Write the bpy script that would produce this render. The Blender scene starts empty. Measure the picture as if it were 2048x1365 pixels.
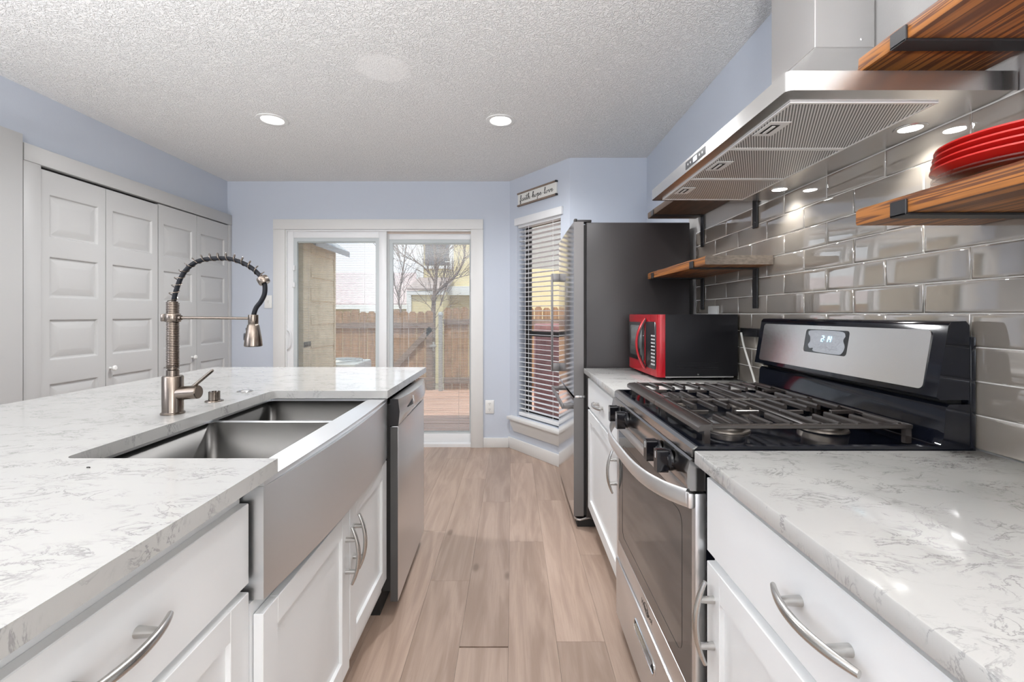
import bpy, bmesh, math, random
from mathutils import Vector, Matrix, Euler
random.seed(7)
S = bpy.context.scene
C = bpy.context.collection
PI = math.pi

# ------------------------------------------------------------------ camera, world, light, exposure
cam_d = bpy.data.cameras.new('camera')
cam_d.sensor_width = 36.0
cam_d.lens = 900.0 / 2048.0 * 36.0
cam_d.shift_y = -53.5 / 2048.0
cam_d.clip_start = 0.02
cam = bpy.data.objects.new('camera', cam_d)
C.objects.link(cam)
cam.location = (0, 0, 1.215)
cam.rotation_euler = (PI / 2, 0, 0)
S.camera = cam

S.view_settings.view_transform = 'Standard'
S.view_settings.look = 'None'
S.view_settings.gamma = 1.0
S.view_settings.use_curve_mapping = False
S.view_settings.exposure = 0.08
S.cycles.max_bounces = 12
S.cycles.diffuse_bounces = 6
S.cycles.glossy_bounces = 6
S.cycles.transparent_max_bounces = 24
S.cycles.use_denoising = True
S.cycles.sample_clamp_indirect = 6.0
S.cycles.caustics_reflective = False
S.cycles.caustics_refractive = False

W = bpy.data.worlds.new('sky')
S.world = W
W.use_nodes = True
wn = W.node_tree
wn.nodes.clear()
w_out = wn.nodes.new('ShaderNodeOutputWorld')
w_bg = wn.nodes.new('ShaderNodeBackground')
w_bg.inputs['Strength'].default_value = 2.3
w_tc = wn.nodes.new('ShaderNodeTexCoord')
w_sep = wn.nodes.new('ShaderNodeSeparateXYZ')
w_ramp = wn.nodes.new('ShaderNodeValToRGB')
w_ramp.color_ramp.elements[0].position = 0.0
w_ramp.color_ramp.elements[0].color = (0.80, 0.77, 0.80, 1)
w_ramp.color_ramp.elements[1].position = 0.55
w_ramp.color_ramp.elements[1].color = (0.66, 0.76, 0.95, 1)
wn.links.new(w_tc.outputs['Generated'], w_sep.inputs[0])
wn.links.new(w_sep.outputs['Z'], w_ramp.inputs['Fac'])
wn.links.new(w_ramp.outputs['Color'], w_bg.inputs['Color'])
wn.links.new(w_bg.outputs[0], w_out.inputs[0])


def light(name, kind, loc, rot, energy, color=(1, 1, 1), **kw):
    d = bpy.data.lights.new(name, kind)
    d.energy = energy
    d.color = color
    for k, v in kw.items():
        setattr(d, k, v)
    o = bpy.data.objects.new(name, d)
    C.objects.link(o)
    o.location = loc
    o.rotation_euler = rot
    return o


SUN = light('sun', 'SUN', (0, -20, 20), (math.radians(24), 0, math.radians(-14)), 4.6, (1.0, 0.93, 0.82), angle=0.02)
# fill areas added in two made-up windows behind the camera
BACK_FILL = light('window_fill', 'AREA', (-0.03, -4.12, 1.45), (PI / 2, 0, 0), 18, (0.97, 0.985, 1.0), shape='RECTANGLE', size=1.8, size_y=1.45)
SIDE_FILL = light('window_fill', 'AREA', (1.0, -2.02, 1.47), (0, PI / 2, 0), 62, (0.97, 0.985, 1.0), shape='RECTANGLE', size=1.4, size_y=1.7)  # added side fill for the island cabinet fronts

UPFILL_A, UPFILL_B = 98, 108          # two uplights added outside the frame to brighten the ceiling
RECESSED, HOODW = 98, 6.0

# ------------------------------------------------------------------ helpers
def tag(o, label=None, cat=None, group=None, kind=None):
    if label: o['label'] = label
    if cat: o['category'] = cat
    if group: o['group'] = group
    if kind: o['kind'] = kind
    return o


def thing(name, label, cat, loc=(0, 0, 0), rz=0.0, group=None):
    o = bpy.data.objects.new(name, None)
    o.empty_display_size = 0.05
    C.objects.link(o)
    o.location = loc
    o.rotation_euler = (0, 0, rz)
    return tag(o, label, cat, group)


def wmat(o):
    m = Matrix.Translation(o.location) @ o.rotation_euler.to_matrix().to_4x4()
    return wmat(o.parent) @ m if o.parent else m


def obj(name, bm, mat, parent=None, smooth=35, local=False):
    """Links a bmesh drawn in world coordinates as ONE mesh object, under parent when given."""
    me = bpy.data.meshes.new(name)
    bmesh.ops.recalc_face_normals(bm, faces=bm.faces[:])
    bm.to_mesh(me)
    bm.free()
    mats = mat if isinstance(mat, (list, tuple)) else [mat]
    for m in mats:
        me.materials.append(m)
    o = bpy.data.objects.new(name, me)
    C.objects.link(o)
    if parent is not None:
        o.parent = parent
        if not local:
            me.transform(wmat(parent).inverted())
    elif len(me.vertices):
        xs = [v.co.x for v in me.vertices]; ys = [v.co.y for v in me.vertices]; zs = [v.co.z for v in me.vertices]
        c = Vector(((min(xs) + max(xs)) / 2, (min(ys) + max(ys)) / 2, min(zs)))
        me.transform(Matrix.Translation(-c))
        o.location = c
    if smooth:
        me.shade_smooth()
        me.set_sharp_from_angle(angle=math.radians(smooth))
    return o


def dup(root, loc=None, label=None, group=None):
    r = root.copy(); C.objects.link(r)
    if loc is not None: r.location = loc
    if label: r['label'] = label
    if group: r['group'] = group
    for ch in list(root.children):
        c = ch.copy(); C.objects.link(c); c.parent = r
        for g in ch.children:
            d = g.copy(); C.objects.link(d); d.parent = c
    return r


def B():
    return bmesh.new()


def box(bm, x0, x1, y0, y1, z0, z1, bev=0.0, seg=2, mi=0):
    r = bmesh.ops.create_cube(bm, size=1.0)
    vs = r['verts']
    cx, cy, cz = (x0 + x1) / 2, (y0 + y1) / 2, (z0 + z1) / 2
    for v in vs:
        v.co = Vector((cx + v.co.x * abs(x1 - x0), cy + v.co.y * abs(y1 - y0), cz + v.co.z * abs(z1 - z0)))
    fs = {f for v in vs for f in v.link_faces}
    for f in fs: f.material_index = mi
    if bev > 0:
        es = list({e for v in vs for e in v.link_edges})
        bmesh.ops.bevel(bm, geom=es, offset=bev, segments=seg, affect='EDGES', profile=0.5, material=mi)
    return bm


def prism(bm, pts, axis, a, b, bev=0.0, seg=2, mi=0):
    """Extrudes a closed 2D outline along an axis; pts are the other two coordinates in xyz order."""
    def P(p, t):
        return {'x': (t, p[0], p[1]), 'y': (p[0], t, p[1]), 'z': (p[0], p[1], t)}[axis]
    lo = [bm.verts.new(P(p, a)) for p in pts]
    hi = [bm.verts.new(P(p, b)) for p in pts]
    n = len(pts)
    fs = [bm.faces.new(lo[::-1]), bm.faces.new(hi)]
    for i in range(n):
        fs.append(bm.faces.new((lo[i], lo[(i + 1) % n], hi[(i + 1) % n], hi[i])))
    for f in fs: f.material_index = mi
    if bev > 0:
        es = list({e for f in fs for e in f.edges if len(e.link_faces) == 2 and e.calc_face_angle(0) > 0.5})
        bmesh.ops.bevel(bm, geom=es, offset=bev, segments=seg, affect='EDGES', profile=0.5, material=mi)
    return bm


def quad(bm, *ps, mi=0):
    f = bm.faces.new([bm.verts.new(p) for p in ps]); f.material_index = mi
    return f


def frame_of(d):
    d = d.normalized()
    up = Vector((0, 0, 1)) if abs(d.z) < 0.9 else Vector((1, 0, 0))
    u = d.cross(up).normalized()
    return u, u.cross(d).normalized()


def tube(bm, pts, r, n=10, cap=True, flat=1.0, ref=None):
    """A tube along pts; r a number or one per point; flat squashes it along its second normal."""
    pts = [Vector(p) for p in pts]
    rs = r if isinstance(r, (list, tuple)) else [r] * len(pts)
    rings = []
    u = None
    for i, p in enumerate(pts):
        d = (pts[min(i + 1, len(pts) - 1)] - pts[max(i - 1, 0)]).normalized()
        if u is None:
            u, v = frame_of(d) if ref is None else (Vector(ref) - Vector(ref).dot(d) * d, None)
        u = (u - u.dot(d) * d).normalized()
        v = d.cross(u).normalized()
        rings.append([bm.verts.new(p + u * (rs[i] * math.cos(2 * PI * k / n)) + v * (rs[i] * flat * math.sin(2 * PI * k / n))) for k in range(n)])
    for a, b in zip(rings, rings[1:]):
        for k in range(n):
            bm.faces.new((a[k], a[(k + 1) % n], b[(k + 1) % n], b[k]))
    if cap:
        bm.faces.new(rings[0][::-1]); bm.faces.new(rings[-1])
    return bm


def lathe(bm, c, prof, n=28, axis='z', a0=0.0, a1=2 * PI):
    """Turns (radius, height) pairs around an axis through c."""
    c = Vector(c)
    full = abs(a1 - a0 - 2 * PI) < 1e-6
    m = n if full else n + 1
    rings = []
    for (r, h) in prof:
        ring = []
        for k in range(m):
            t = a0 + (a1 - a0) * k / n
            x, y = r * math.cos(t), r * math.sin(t)
            ring.append(bm.verts.new(c + Vector({'z': (x, y, h), 'x': (h, x, y), 'y': (x, h, y)}[axis])))
        rings.append(ring)
    for a, b in zip(rings, rings[1:]):
        for k in range(m if full else m - 1):
            try: bm.faces.new((a[k], a[(k + 1) % m], b[(k + 1) % m], b[k]))
            except ValueError: pass
    for ring, (r, h) in ((rings[0], prof[0]), (rings[-1], prof[-1])):
        if r > 1e-5 and full:
            try: bm.faces.new(ring)
            except ValueError: pass
    bmesh.ops.remove_doubles(bm, verts=bm.verts[:], dist=1e-6)
    return bm


def catmull(pts, per=6):
    pts = [Vector(p) for p in pts]
    out = []
    for i in range(len(pts) - 1):
        p0 = pts[max(i - 1, 0)]; p1 = pts[i]; p2 = pts[i + 1]; p3 = pts[min(i + 2, len(pts) - 1)]
        for k in range(per):
            t = k / per
            out.append(0.5 * ((2 * p1) + (p2 - p0) * t + (2 * p0 - 5 * p1 + 4 * p2 - p3) * t * t + (3 * p1 - p0 - 3 * p2 + p3) * t ** 3))
    out.append(pts[-1])
    return out


def rrect(x0, x1, z0, z1, r, n=5):
    out = []
    for cx, cz, a in ((x1 - r, z1 - r, 0), (x0 + r, z1 - r, PI / 2), (x0 + r, z0 + r, PI), (x1 - r, z0 + r, 1.5 * PI)):
        for k in range(n + 1):
            t = a + PI / 2 * k / n
            out.append((cx + r * math.cos(t), cz + r * math.sin(t)))
    return out


# ------------------------------------------------------------------ materials
def mat(name, col, rough=0.5, metal=0.0, spec=None, coat=0.0, ior=None, bump=None, emit=None, aniso=0.0, vary=None):
    """bump = (scale, strength, distance, stretch xyz); vary = (scale, amount, stretch) mottles the colour."""
    m = bpy.data.materials.new(name)
    m.use_nodes = True
    nt = m.node_tree
    p = nt.nodes['Principled BSDF']
    p.inputs['Base Color'].default_value = (*col, 1)
    p.inputs['Roughness'].default_value = rough
    p.inputs['Metallic'].default_value = metal
    if spec is not None: p.inputs['Specular IOR Level'].default_value = spec
    if coat: p.inputs['Coat Weight'].default_value = coat; p.inputs['Coat Roughness'].default_value = 0.03
    if ior: p.inputs['IOR'].default_value = ior
    if aniso: p.inputs['Anisotropic'].default_value = aniso
    if emit:
        p.inputs['Emission Color'].default_value = (*emit[0], 1)
        p.inputs['Emission Strength'].default_value = emit[1]
    if bump or vary:
        tc = nt.nodes.new('ShaderNodeTexCoord')
    if bump:
        mp = nt.nodes.new('ShaderNodeMapping'); mp.inputs['Scale'].default_value = bump[3] if len(bump) > 3 else (1, 1, 1)
        nz = nt.nodes.new('ShaderNodeTexNoise'); nz.inputs['Scale'].default_value = bump[0]; nz.inputs['Detail'].default_value = 4
        bp = nt.nodes.new('ShaderNodeBump'); bp.inputs['Strength'].default_value = bump[1]; bp.inputs['Distance'].default_value = bump[2]
        nt.links.new(tc.outputs['Object'], mp.inputs[0]); nt.links.new(mp.outputs[0], nz.inputs['Vector'])
        nt.links.new(nz.outputs['Fac'], bp.inputs['Height']); nt.links.new(bp.outputs[0], p.inputs['Normal'])
    if vary:
        mp2 = nt.nodes.new('ShaderNodeMapping'); mp2.inputs['Scale'].default_value = vary[2]
        n2 = nt.nodes.new('ShaderNodeTexNoise'); n2.inputs['Scale'].default_value = vary[0]; n2.inputs['Detail'].default_value = 5
        rp = nt.nodes.new('ShaderNodeValToRGB')
        a = vary[1]
        rp.color_ramp.elements[0].position = 0.3; rp.color_ramp.elements[1].position = 0.7
        rp.color_ramp.elements[0].color = (*[c * (1 - a) for c in col], 1)
        rp.color_ramp.elements[1].color = (*[min(1, c * (1 + a)) for c in col], 1)
        nt.links.new(tc.outputs['Object'], mp2.inputs[0]); nt.links.new(mp2.outputs[0], n2.inputs['Vector'])
        nt.links.new(n2.outputs['Fac'], rp.inputs[0]); nt.links.new(rp.outputs[0], p.inputs['Base Color'])
    return m


def N(nt, typ, **kw):
    n = nt.nodes.new(typ)
    for k, v in kw.items():
        if k in n.inputs: n.inputs[k].default_value = v
        else: setattr(n, k, v)
    return n


def math_n(nt, op, a, b=None, clamp=False):
    n = nt.nodes.new('ShaderNodeMath'); n.operation = op; n.use_clamp = clamp
    for i, x in enumerate((a, b)):
        if x is None: continue
        if isinstance(x, (int, float)): n.inputs[i].default_value = x
        else: nt.links.new(x, n.inputs[i])
    return n.outputs[0]


def mix_c(nt, fac, a, b, blend='MIX'):
    n = nt.nodes.new('ShaderNodeMix'); n.data_type = 'RGBA'; n.blend_type = blend
    for s, x in ((0, fac), (6, a), (7, b)):
        if isinstance(x, (int, float)): n.inputs[s].default_value = x
        elif isinstance(x, tuple): n.inputs[s].default_value = (*x, 1)
        else: nt.links.new(x, n.inputs[s])
    return n.outputs[2]


def sstep(nt, x, a, b):
    n = nt.nodes.new('ShaderNodeMapRange'); n.interpolation_type = 'SMOOTHSTEP'
    n.inputs['From Min'].default_value = a; n.inputs['From Max'].default_value = b
    nt.links.new(x, n.inputs['Value'])
    return n.outputs[0]


M = {}
M['wall_blue'] = mat('blue_paint', (0.512, 0.552, 0.622), 0.72, bump=(160, 0.25, 0.002))
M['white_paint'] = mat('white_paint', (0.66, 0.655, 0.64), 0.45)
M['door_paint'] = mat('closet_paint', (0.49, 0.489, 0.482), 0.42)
M['cab'] = mat('cabinet_paint', (0.795, 0.81, 0.815), 0.34)
M['carcass'] = mat('cabinet_side_paint', (0.55, 0.545, 0.525), 0.45)
M['vinyl'] = mat('white_vinyl', (0.74, 0.745, 0.75), 0.35)
M['gasket'] = mat('grey_gasket', (0.50, 0.535, 0.54), 0.5)
M['dark'] = mat('dark_recess', (0.015, 0.014, 0.013), 0.7)
M['black'] = mat('black_plastic', (0.012, 0.012, 0.014), 0.28)
M['enamel'] = mat('black_enamel', (0.004, 0.005, 0.009), 0.07, spec=0.4)
M['iron'] = mat('cast_iron', (0.030, 0.025, 0.023), 0.23, spec=0.9, bump=(300, 0.1, 0.0005))
M['iron_brown'] = mat('black_bracket_steel', (0.018, 0.018, 0.020), 0.42, bump=(200, 0.1, 0.001))
M['steel'] = mat('brushed_steel', (0.79, 0.80, 0.81), 0.30, 1.0, bump=(60, 0.06, 0.002, (1, 1, 30)), aniso=0.3)
M['steel_dark'] = mat('dark_polished_steel', (0.36, 0.355, 0.35), 0.15, 1.0)
M['steel_satin'] = mat('satin_handle_steel', (0.86, 0.855, 0.85), 0.36, 1.0)
M['steel_chim'] = mat('bright_hood_steel', (0.80, 0.795, 0.79), 0.27, 1.0, bump=(60, 0.05, 0.002, (1, 1, 30)))
M['steel_h'] = mat('brushed_steel_long', (0.74, 0.735, 0.725), 0.24, 1.0, bump=(40, 0.05, 0.002, (40, 1, 40)))
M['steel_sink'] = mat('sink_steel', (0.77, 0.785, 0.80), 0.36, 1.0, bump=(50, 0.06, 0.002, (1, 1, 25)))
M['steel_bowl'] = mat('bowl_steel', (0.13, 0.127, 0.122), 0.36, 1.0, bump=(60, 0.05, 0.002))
M['steel_fridge'] = mat('fridge_door_steel', (0.70, 0.69, 0.69), 0.11, 1.0)
M['steel_fridge_edge'] = mat('fridge_edge_steel', (0.21, 0.203, 0.203), 0.40, 0.5)
M['fridge_side'] = mat('fridge_side_grey', (0.034, 0.030, 0.030), 0.36, bump=(500, 0.06, 0.0005))
M['nickel'] = mat('brushed_nickel', (0.215, 0.18, 0.152), 0.21, 1.0, bump=(30, 0.08, 0.001, (1, 1, 60)))
M['chrome'] = mat('chrome', (0.78, 0.78, 0.78), 0.08, 1.0)
M['pull'] = mat('satin_pull', (0.55, 0.54, 0.52), 0.27, 1.0)
M['hose'] = mat('black_hose', (0.008, 0.009, 0.013), 0.5, spec=0.25)
M['red'] = mat('red_enamel', (0.42, 0.006, 0.014), 0.22, 0.25, coat=0.5)
M['red_plate'] = mat('red_plate_glaze', (0.50, 0.015, 0.012), 0.22, coat=0.4)
M['dark_glass'] = mat('dark_glass', (0.02, 0.02, 0.021), 0.06, ior=1.55)
M['oven_glass'] = mat('oven_glass', (0.040, 0.040, 0.040), 0.05, ior=2.0)
M['mw_screen'] = mat('microwave_screen', (0.12, 0.125, 0.125), 0.2)
M['mw_case'] = mat('black_case', (0.008, 0.008, 0.010), 0.45, spec=0.25)
M['key'] = mat('white_key_print', (0.62, 0.62, 0.62), 0.5)
M['lens'] = mat('lamp_lens', (1, 1, 1), 0.5, emit=((1.0, 0.985, 0.96), 9.0))
M['hood_lens'] = mat('hood_lens', (1, 1, 1), 0.5, emit=((1.0, 0.99, 0.97), 22.0))
M['digit'] = mat('clock_digit', (0.4, 0.8, 1.0), 0.4, emit=((0.45, 0.85, 1.0), 2.2))
M['white_plastic'] = mat('white_plastic', (0.75, 0.75, 0.73), 0.35)
M['cord'] = mat('white_cord', (0.66, 0.655, 0.63), 0.45)
M['bronze'] = mat('bronze_frame', (0.028, 0.024, 0.022), 0.45)
M['slat'] = mat('blind_slat', (0.74, 0.745, 0.75), 0.45)
M['mini_slat'] = mat('mini_blind_slat', (0.56, 0.545, 0.53), 0.5)
M['sign_wood'] = mat('sign_frame_wood', (0.21, 0.155, 0.12), 0.6, vary=(20, 0.3, (3, 3, 12)))
M['sign_face'] = mat('sign_face', (0.74, 0.735, 0.70), 0.6)
M['ink'] = mat('sign_ink', (0.02, 0.02, 0.02), 0.6)
M['protector'] = mat('clear_film', (0.40, 0.42, 0.45), 0.18, bump=(60, 0.9, 0.004))
M['knob_black'] = mat('knob_black', (0.006, 0.006, 0.008), 0.12)
M['burner'] = mat('burner_cap', (0.03, 0.03, 0.03), 0.4)
M['alu'] = mat('burner_head', (0.20, 0.18, 0.16), 0.4, 1.0)
# outdoors
M['siding'] = mat('beige_siding', (0.80, 0.645, 0.44), 0.7, vary=(12, 0.12, (1, 1, 1)))
M['yellow'] = mat('yellow_siding', (0.70, 0.58, 0.34), 0.7)
M['house_white'] = mat('house_trim_white', (0.78, 0.76, 0.74), 0.6)
M['pink_roof'] = mat('pinkish_shingle', (0.52, 0.41, 0.40), 0.85, vary=(9, 0.35, (1, 4, 4)))
M['brown_roof'] = mat('brown_shingle', (0.38, 0.30, 0.27), 0.85, vary=(9, 0.35, (1, 4, 4)))
M['grey_house'] = mat('grey_siding', (0.34, 0.34, 0.35), 0.7)
M['house_glass'] = mat('house_window', (0.09, 0.085, 0.10), 0.3)
M['fence'] = mat('fence_wood', (0.33, 0.19, 0.10), 0.8, vary=(5, 0.35, (6, 6, 0.8)))
M['rail_wood'] = mat('fence_rail_wood', (0.22, 0.155, 0.12), 0.8, vary=(5, 0.3, (1, 6, 6)))
M['deck'] = mat('deck_wood', (0.53, 0.31, 0.225), 0.75, vary=(3, 0.30, (0.6, 8, 1)))
M['galv'] = mat('galvanised_pipe', (0.40, 0.40, 0.39), 0.5, 0.4)
M['bark'] = mat('bare_bark', (0.21, 0.15, 0.12), 0.85, vary=(8, 0.3, (1, 1, 1)))
M['ac'] = mat('ac_case', (0.48, 0.47, 0.45), 0.55)
M['red_block'] = mat('reddish_brick', (0.27, 0.125, 0.12), 0.8, vary=(6, 0.3, (1, 1, 3)))
M['ground'] = mat('yard_soil', (0.24, 0.20, 0.14), 0.95, vary=(3, 0.3, (1, 1, 1)))
M['eave'] = mat('grey_eave', (0.47, 0.465, 0.46), 0.6)


def make_glass(name, tint=(0.93, 0.95, 0.95), ior=1.5, rough=0.0):
    m = bpy.data.materials.new(name); m.use_nodes = True
    nt = m.node_tree; nt.nodes.clear()
    o = nt.nodes.new('ShaderNodeOutputMaterial')
    mx = nt.nodes.new('ShaderNodeMixShader')
    fr = nt.nodes.new('ShaderNodeFresnel'); geo = nt.nodes.new('ShaderNodeNewGeometry')
    mr = nt.nodes.new('ShaderNodeMapRange'); mr.inputs['To Min'].default_value = ior; mr.inputs['To Max'].default_value = 1.0 / ior
    nt.links.new(geo.outputs['Backfacing'], mr.inputs['Value']); nt.links.new(mr.outputs[0], fr.inputs['IOR'])
    tr = nt.nodes.new('ShaderNodeBsdfTransparent'); tr.inputs[0].default_value = (*tint, 1)
    gl = nt.nodes.new('ShaderNodeBsdfGlossy'); gl.inputs['Roughness'].default_value = rough
    nt.links.new(fr.outputs[0], mx.inputs[0]); nt.links.new(tr.outputs[0], mx.inputs[1]); nt.links.new(gl.outputs[0], mx.inputs[2])
    nt.links.new(mx.outputs[0], o.inputs[0])
    return m


M['glass'] = make_glass('window_glass')
M['plate_glass'] = make_glass('clear_plate_glass', (0.97, 0.96, 0.96), 1.6, 0.05)


def make_quartz():
    m = mat('white_quartz', (0.7, 0.7, 0.69), 0.13)
    nt = m.node_tree; p = nt.nodes['Principled BSDF']
    tc = N(nt, 'ShaderNodeNewGeometry')
    mp = N(nt, 'ShaderNodeMapping'); mp.inputs['Scale'].default_value = (1.0, 1.7, 1.0); mp.inputs['Rotation'].default_value = (0.3, 0.2, 0.40)
    nt.links.new(tc.outputs['Position'], mp.inputs[0])
    # thin broken veins
    n1 = N(nt, 'ShaderNodeTexNoise', Scale=13.0, Detail=8.0, Roughness=0.66, Distortion=0.9)
    nt.links.new(mp.outputs[0], n1.inputs['Vector'])
    v = math_n(nt, 'ABSOLUTE', math_n(nt, 'SUBTRACT', n1.outputs['Fac'], 0.5))
    vein = math_n(nt, 'SUBTRACT', 1.0, sstep(nt, v, 0.0, 0.029))
    n2 = N(nt, 'ShaderNodeTexNoise', Scale=8.5, Detail=3.0, Roughness=0.6)
    nt.links.new(mp.outputs[0], n2.inputs['Vector'])
    msk = sstep(nt, n2.outputs['Fac'], 0.42, 0.62)
    vm = math_n(nt, 'MULTIPLY', vein, msk)
    n3 = N(nt, 'ShaderNodeTexNoise', Scale=24.0, Detail=7.0, Roughness=0.7, Distortion=0.8)
    nt.links.new(mp.outputs[0], n3.inputs['Vector'])
    cloud = math_n(nt, 'MULTIPLY', sstep(nt, n3.outputs['Fac'], 0.52, 0.72), msk)
    c1 = mix_c(nt, math_n(nt, 'MULTIPLY', cloud, 0.6), (0.47, 0.467, 0.452), (0.205, 0.203, 0.197))
    c2 = mix_c(nt, math_n(nt, 'MULTIPLY', vm, 0.7), c1, (0.185, 0.185, 0.185))
    nt.links.new(c2, p.inputs['Base Color'])
    return m


M['quartz'] = make_quartz()
M['quartz'].node_tree.nodes['Principled BSDF'].inputs['Roughness'].default_value = 0.085


def make_floor():
    m = mat('oak_plank', (0.4, 0.3, 0.24), 0.36)
    nt = m.node_tree; p = nt.nodes['Principled BSDF']
    at = N(nt, 'ShaderNodeAttribute'); at.attribute_name = 'rnd'
    geo = N(nt, 'ShaderNodeNewGeometry')
    cmb = N(nt, 'ShaderNodeCombineXYZ')
    nt.links.new(math_n(nt, 'MULTIPLY', at.outputs['Fac'], 13.0), cmb.inputs[0])
    nt.links.new(math_n(nt, 'MULTIPLY', at.outputs['Fac'], 37.0), cmb.inputs[1])
    add = N(nt, 'ShaderNodeVectorMath'); add.operation = 'ADD'
    nt.links.new(geo.outputs['Position'], add.inputs[0]); nt.links.new(cmb.outputs[0], add.inputs[1])
    mp = N(nt, 'ShaderNodeMapping'); mp.inputs['Scale'].default_value = (9.0, 0.9, 1.0)
    nt.links.new(add.outputs[0], mp.inputs[0])
    big = N(nt, 'ShaderNodeTexNoise', Scale=1.3, Detail=3.0, Distortion=1.6); nt.links.new(mp.outputs[0], big.inputs['Vector'])
    mp2 = N(nt, 'ShaderNodeMapping'); mp2.inputs['Scale'].default_value = (60.0, 2.0, 1.0)
    nt.links.new(add.outputs[0], mp2.inputs[0])
    fine = N(nt, 'ShaderNodeTexNoise', Scale=3.0, Detail=6.0, Roughness=0.7); nt.links.new(mp2.outputs[0], fine.inputs['Vector'])
    base = mix_c(nt, sstep(nt, big.outputs['Fac'], 0.3, 0.7), (0.315, 0.228, 0.178), (0.43, 0.325, 0.262))
    base = mix_c(nt, math_n(nt, 'MULTIPLY', sstep(nt, fine.outputs['Fac'], 0.42, 0.72), 0.34), base, (0.27, 0.185, 0.14))
    # plank to plank tone
    tone = N(nt, 'ShaderNodeMapRange'); tone.inputs['To Min'].default_value = 0.84; tone.inputs['To Max'].default_value = 1.14
    nt.links.new(at.outputs['Fac'], tone.inputs['Value'])
    sc = N(nt, 'ShaderNodeVectorMath'); sc.operation = 'SCALE'
    nt.links.new(base, sc.inputs[0]); nt.links.new(tone.outputs[0], sc.inputs['Scale'])
    # knots
    mp3 = N(nt, 'ShaderNodeMapping'); mp3.inputs['Scale'].default_value = (5.0, 2.2, 1.0)
    nt.links.new(add.outputs[0], mp3.inputs[0])
    vor = N(nt, 'ShaderNodeTexVoronoi', Scale=1.0); nt.links.new(mp3.outputs[0], vor.inputs['Vector'])
    kn = math_n(nt, 'SUBTRACT', 1.0, sstep(nt, vor.outputs['Distance'], 0.03, 0.11))
    col = mix_c(nt, math_n(nt, 'MULTIPLY', kn, 0.6), sc.outputs[0], (0.10, 0.066, 0.048))
    nt.links.new(col, p.inputs['Base Color'])
    bp = N(nt, 'ShaderNodeBump', Strength=0.12, Distance=0.002)
    nt.links.new(fine.outputs['Fac'], bp.inputs['Height']); nt.links.new(bp.outputs[0], p.inputs['Normal'])
    return m


M['floor'] = make_floor()


def make_ceiling():
    m = mat('textured_ceiling', (0.87, 0.865, 0.85), 0.9)
    nt = m.node_tree; p = nt.nodes['Principled BSDF']
    geo = N(nt, 'ShaderNodeNewGeometry')
    n1 = N(nt, 'ShaderNodeTexNoise', Scale=62.0, Detail=3.0, Roughness=0.55, Distortion=1.4)
    nt.links.new(geo.outputs['Position'], n1.inputs['Vector'])
    h = sstep(nt, n1.outputs['Fac'], 0.40, 0.60)
    # the smoother round patch where an old lamp sat
    dist = N(nt, 'ShaderNodeVectorMath'); dist.operation = 'DISTANCE'; dist.inputs[1].default_value = (-0.64, 2.22, 2.43)
    nt.links.new(geo.outputs['Position'], dist.inputs[0])
    amp = N(nt, 'ShaderNodeMapRange'); amp.inputs['From Min'].default_value = 0.115; amp.inputs['From Max'].default_value = 0.14
    amp.inputs['To Min'].default_value = 0.35; amp.inputs['To Max'].default_value = 1.0
    nt.links.new(dist.outputs['Value'], amp.inputs['Value'])
    bp = N(nt, 'ShaderNodeBump', Strength=1.0, Distance=0.0034)
    nt.links.new(math_n(nt, 'MULTIPLY', h, amp.outputs[0]), bp.inputs['Height']); nt.links.new(bp.outputs[0], p.inputs['Normal'])
    return m


M['ceiling'] = make_ceiling()


def make_shelf_wood():
    m = mat('stained_pine', (0.3, 0.15, 0.06), 0.42)
    nt = m.node_tree; p = nt.nodes['Principled BSDF']
    tc = N(nt, 'ShaderNodeTexCoord')
    mp = N(nt, 'ShaderNodeMapping'); mp.inputs['Scale'].default_value = (20.0, 0.9, 30.0)
    nt.links.new(tc.outputs['Object'], mp.inputs[0])
    n0 = N(nt, 'ShaderNodeTexNoise', Scale=1.1, Detail=2.0, Distortion=0.6); nt.links.new(mp.outputs[0], n0.inputs['Vector'])
    wv = math_n(nt, 'SINE', math_n(nt, 'MULTIPLY', n0.outputs['Fac'], 46.0))
    ring = sstep(nt, wv, -0.5, 0.8)
    mp2 = N(nt, 'ShaderNodeMapping'); mp2.inputs['Scale'].default_value = (80.0, 3.0, 80.0)
    nt.links.new(tc.outputs['Object'], mp2.inputs[0])
    fine = N(nt, 'ShaderNodeTexNoise', Scale=2.0, Detail=5.0); nt.links.new(mp2.outputs[0], fine.inputs['Vector'])
    c = mix_c(nt, ring, (0.42, 0.165, 0.042), (0.135, 0.05, 0.022))
    c = mix_c(nt, math_n(nt, 'MULTIPLY', sstep(nt, fine.outputs['Fac'], 0.4, 0.75), 0.4), c, (0.16, 0.07, 0.035))
    nt.links.new(c, p.inputs['Base Color'])
    return m


M['wood'] = make_shelf_wood()


def make_end_grain():
    m = mat('sawn_end_grain', (0.11, 0.088, 0.07), 0.6, vary=(10, 0.35, (6, 1, 14)))
    return m


M['dark_edge'] = mat('dark_door_edge', (0.085, 0.085, 0.085), 0.45, 0.3)
M['end_grain'] = make_end_grain()
M['wood_dark'] = mat('dark_shelf_wood', (0.085, 0.055, 0.036), 0.5, vary=(4, 0.4, (8, 1, 8)))  # darker tone of the shelf wood for the far upper board


def make_filter():
    m = mat('mesh_filter', (0.85, 0.85, 0.84), 0.5, 0.3)
    return m


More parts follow.
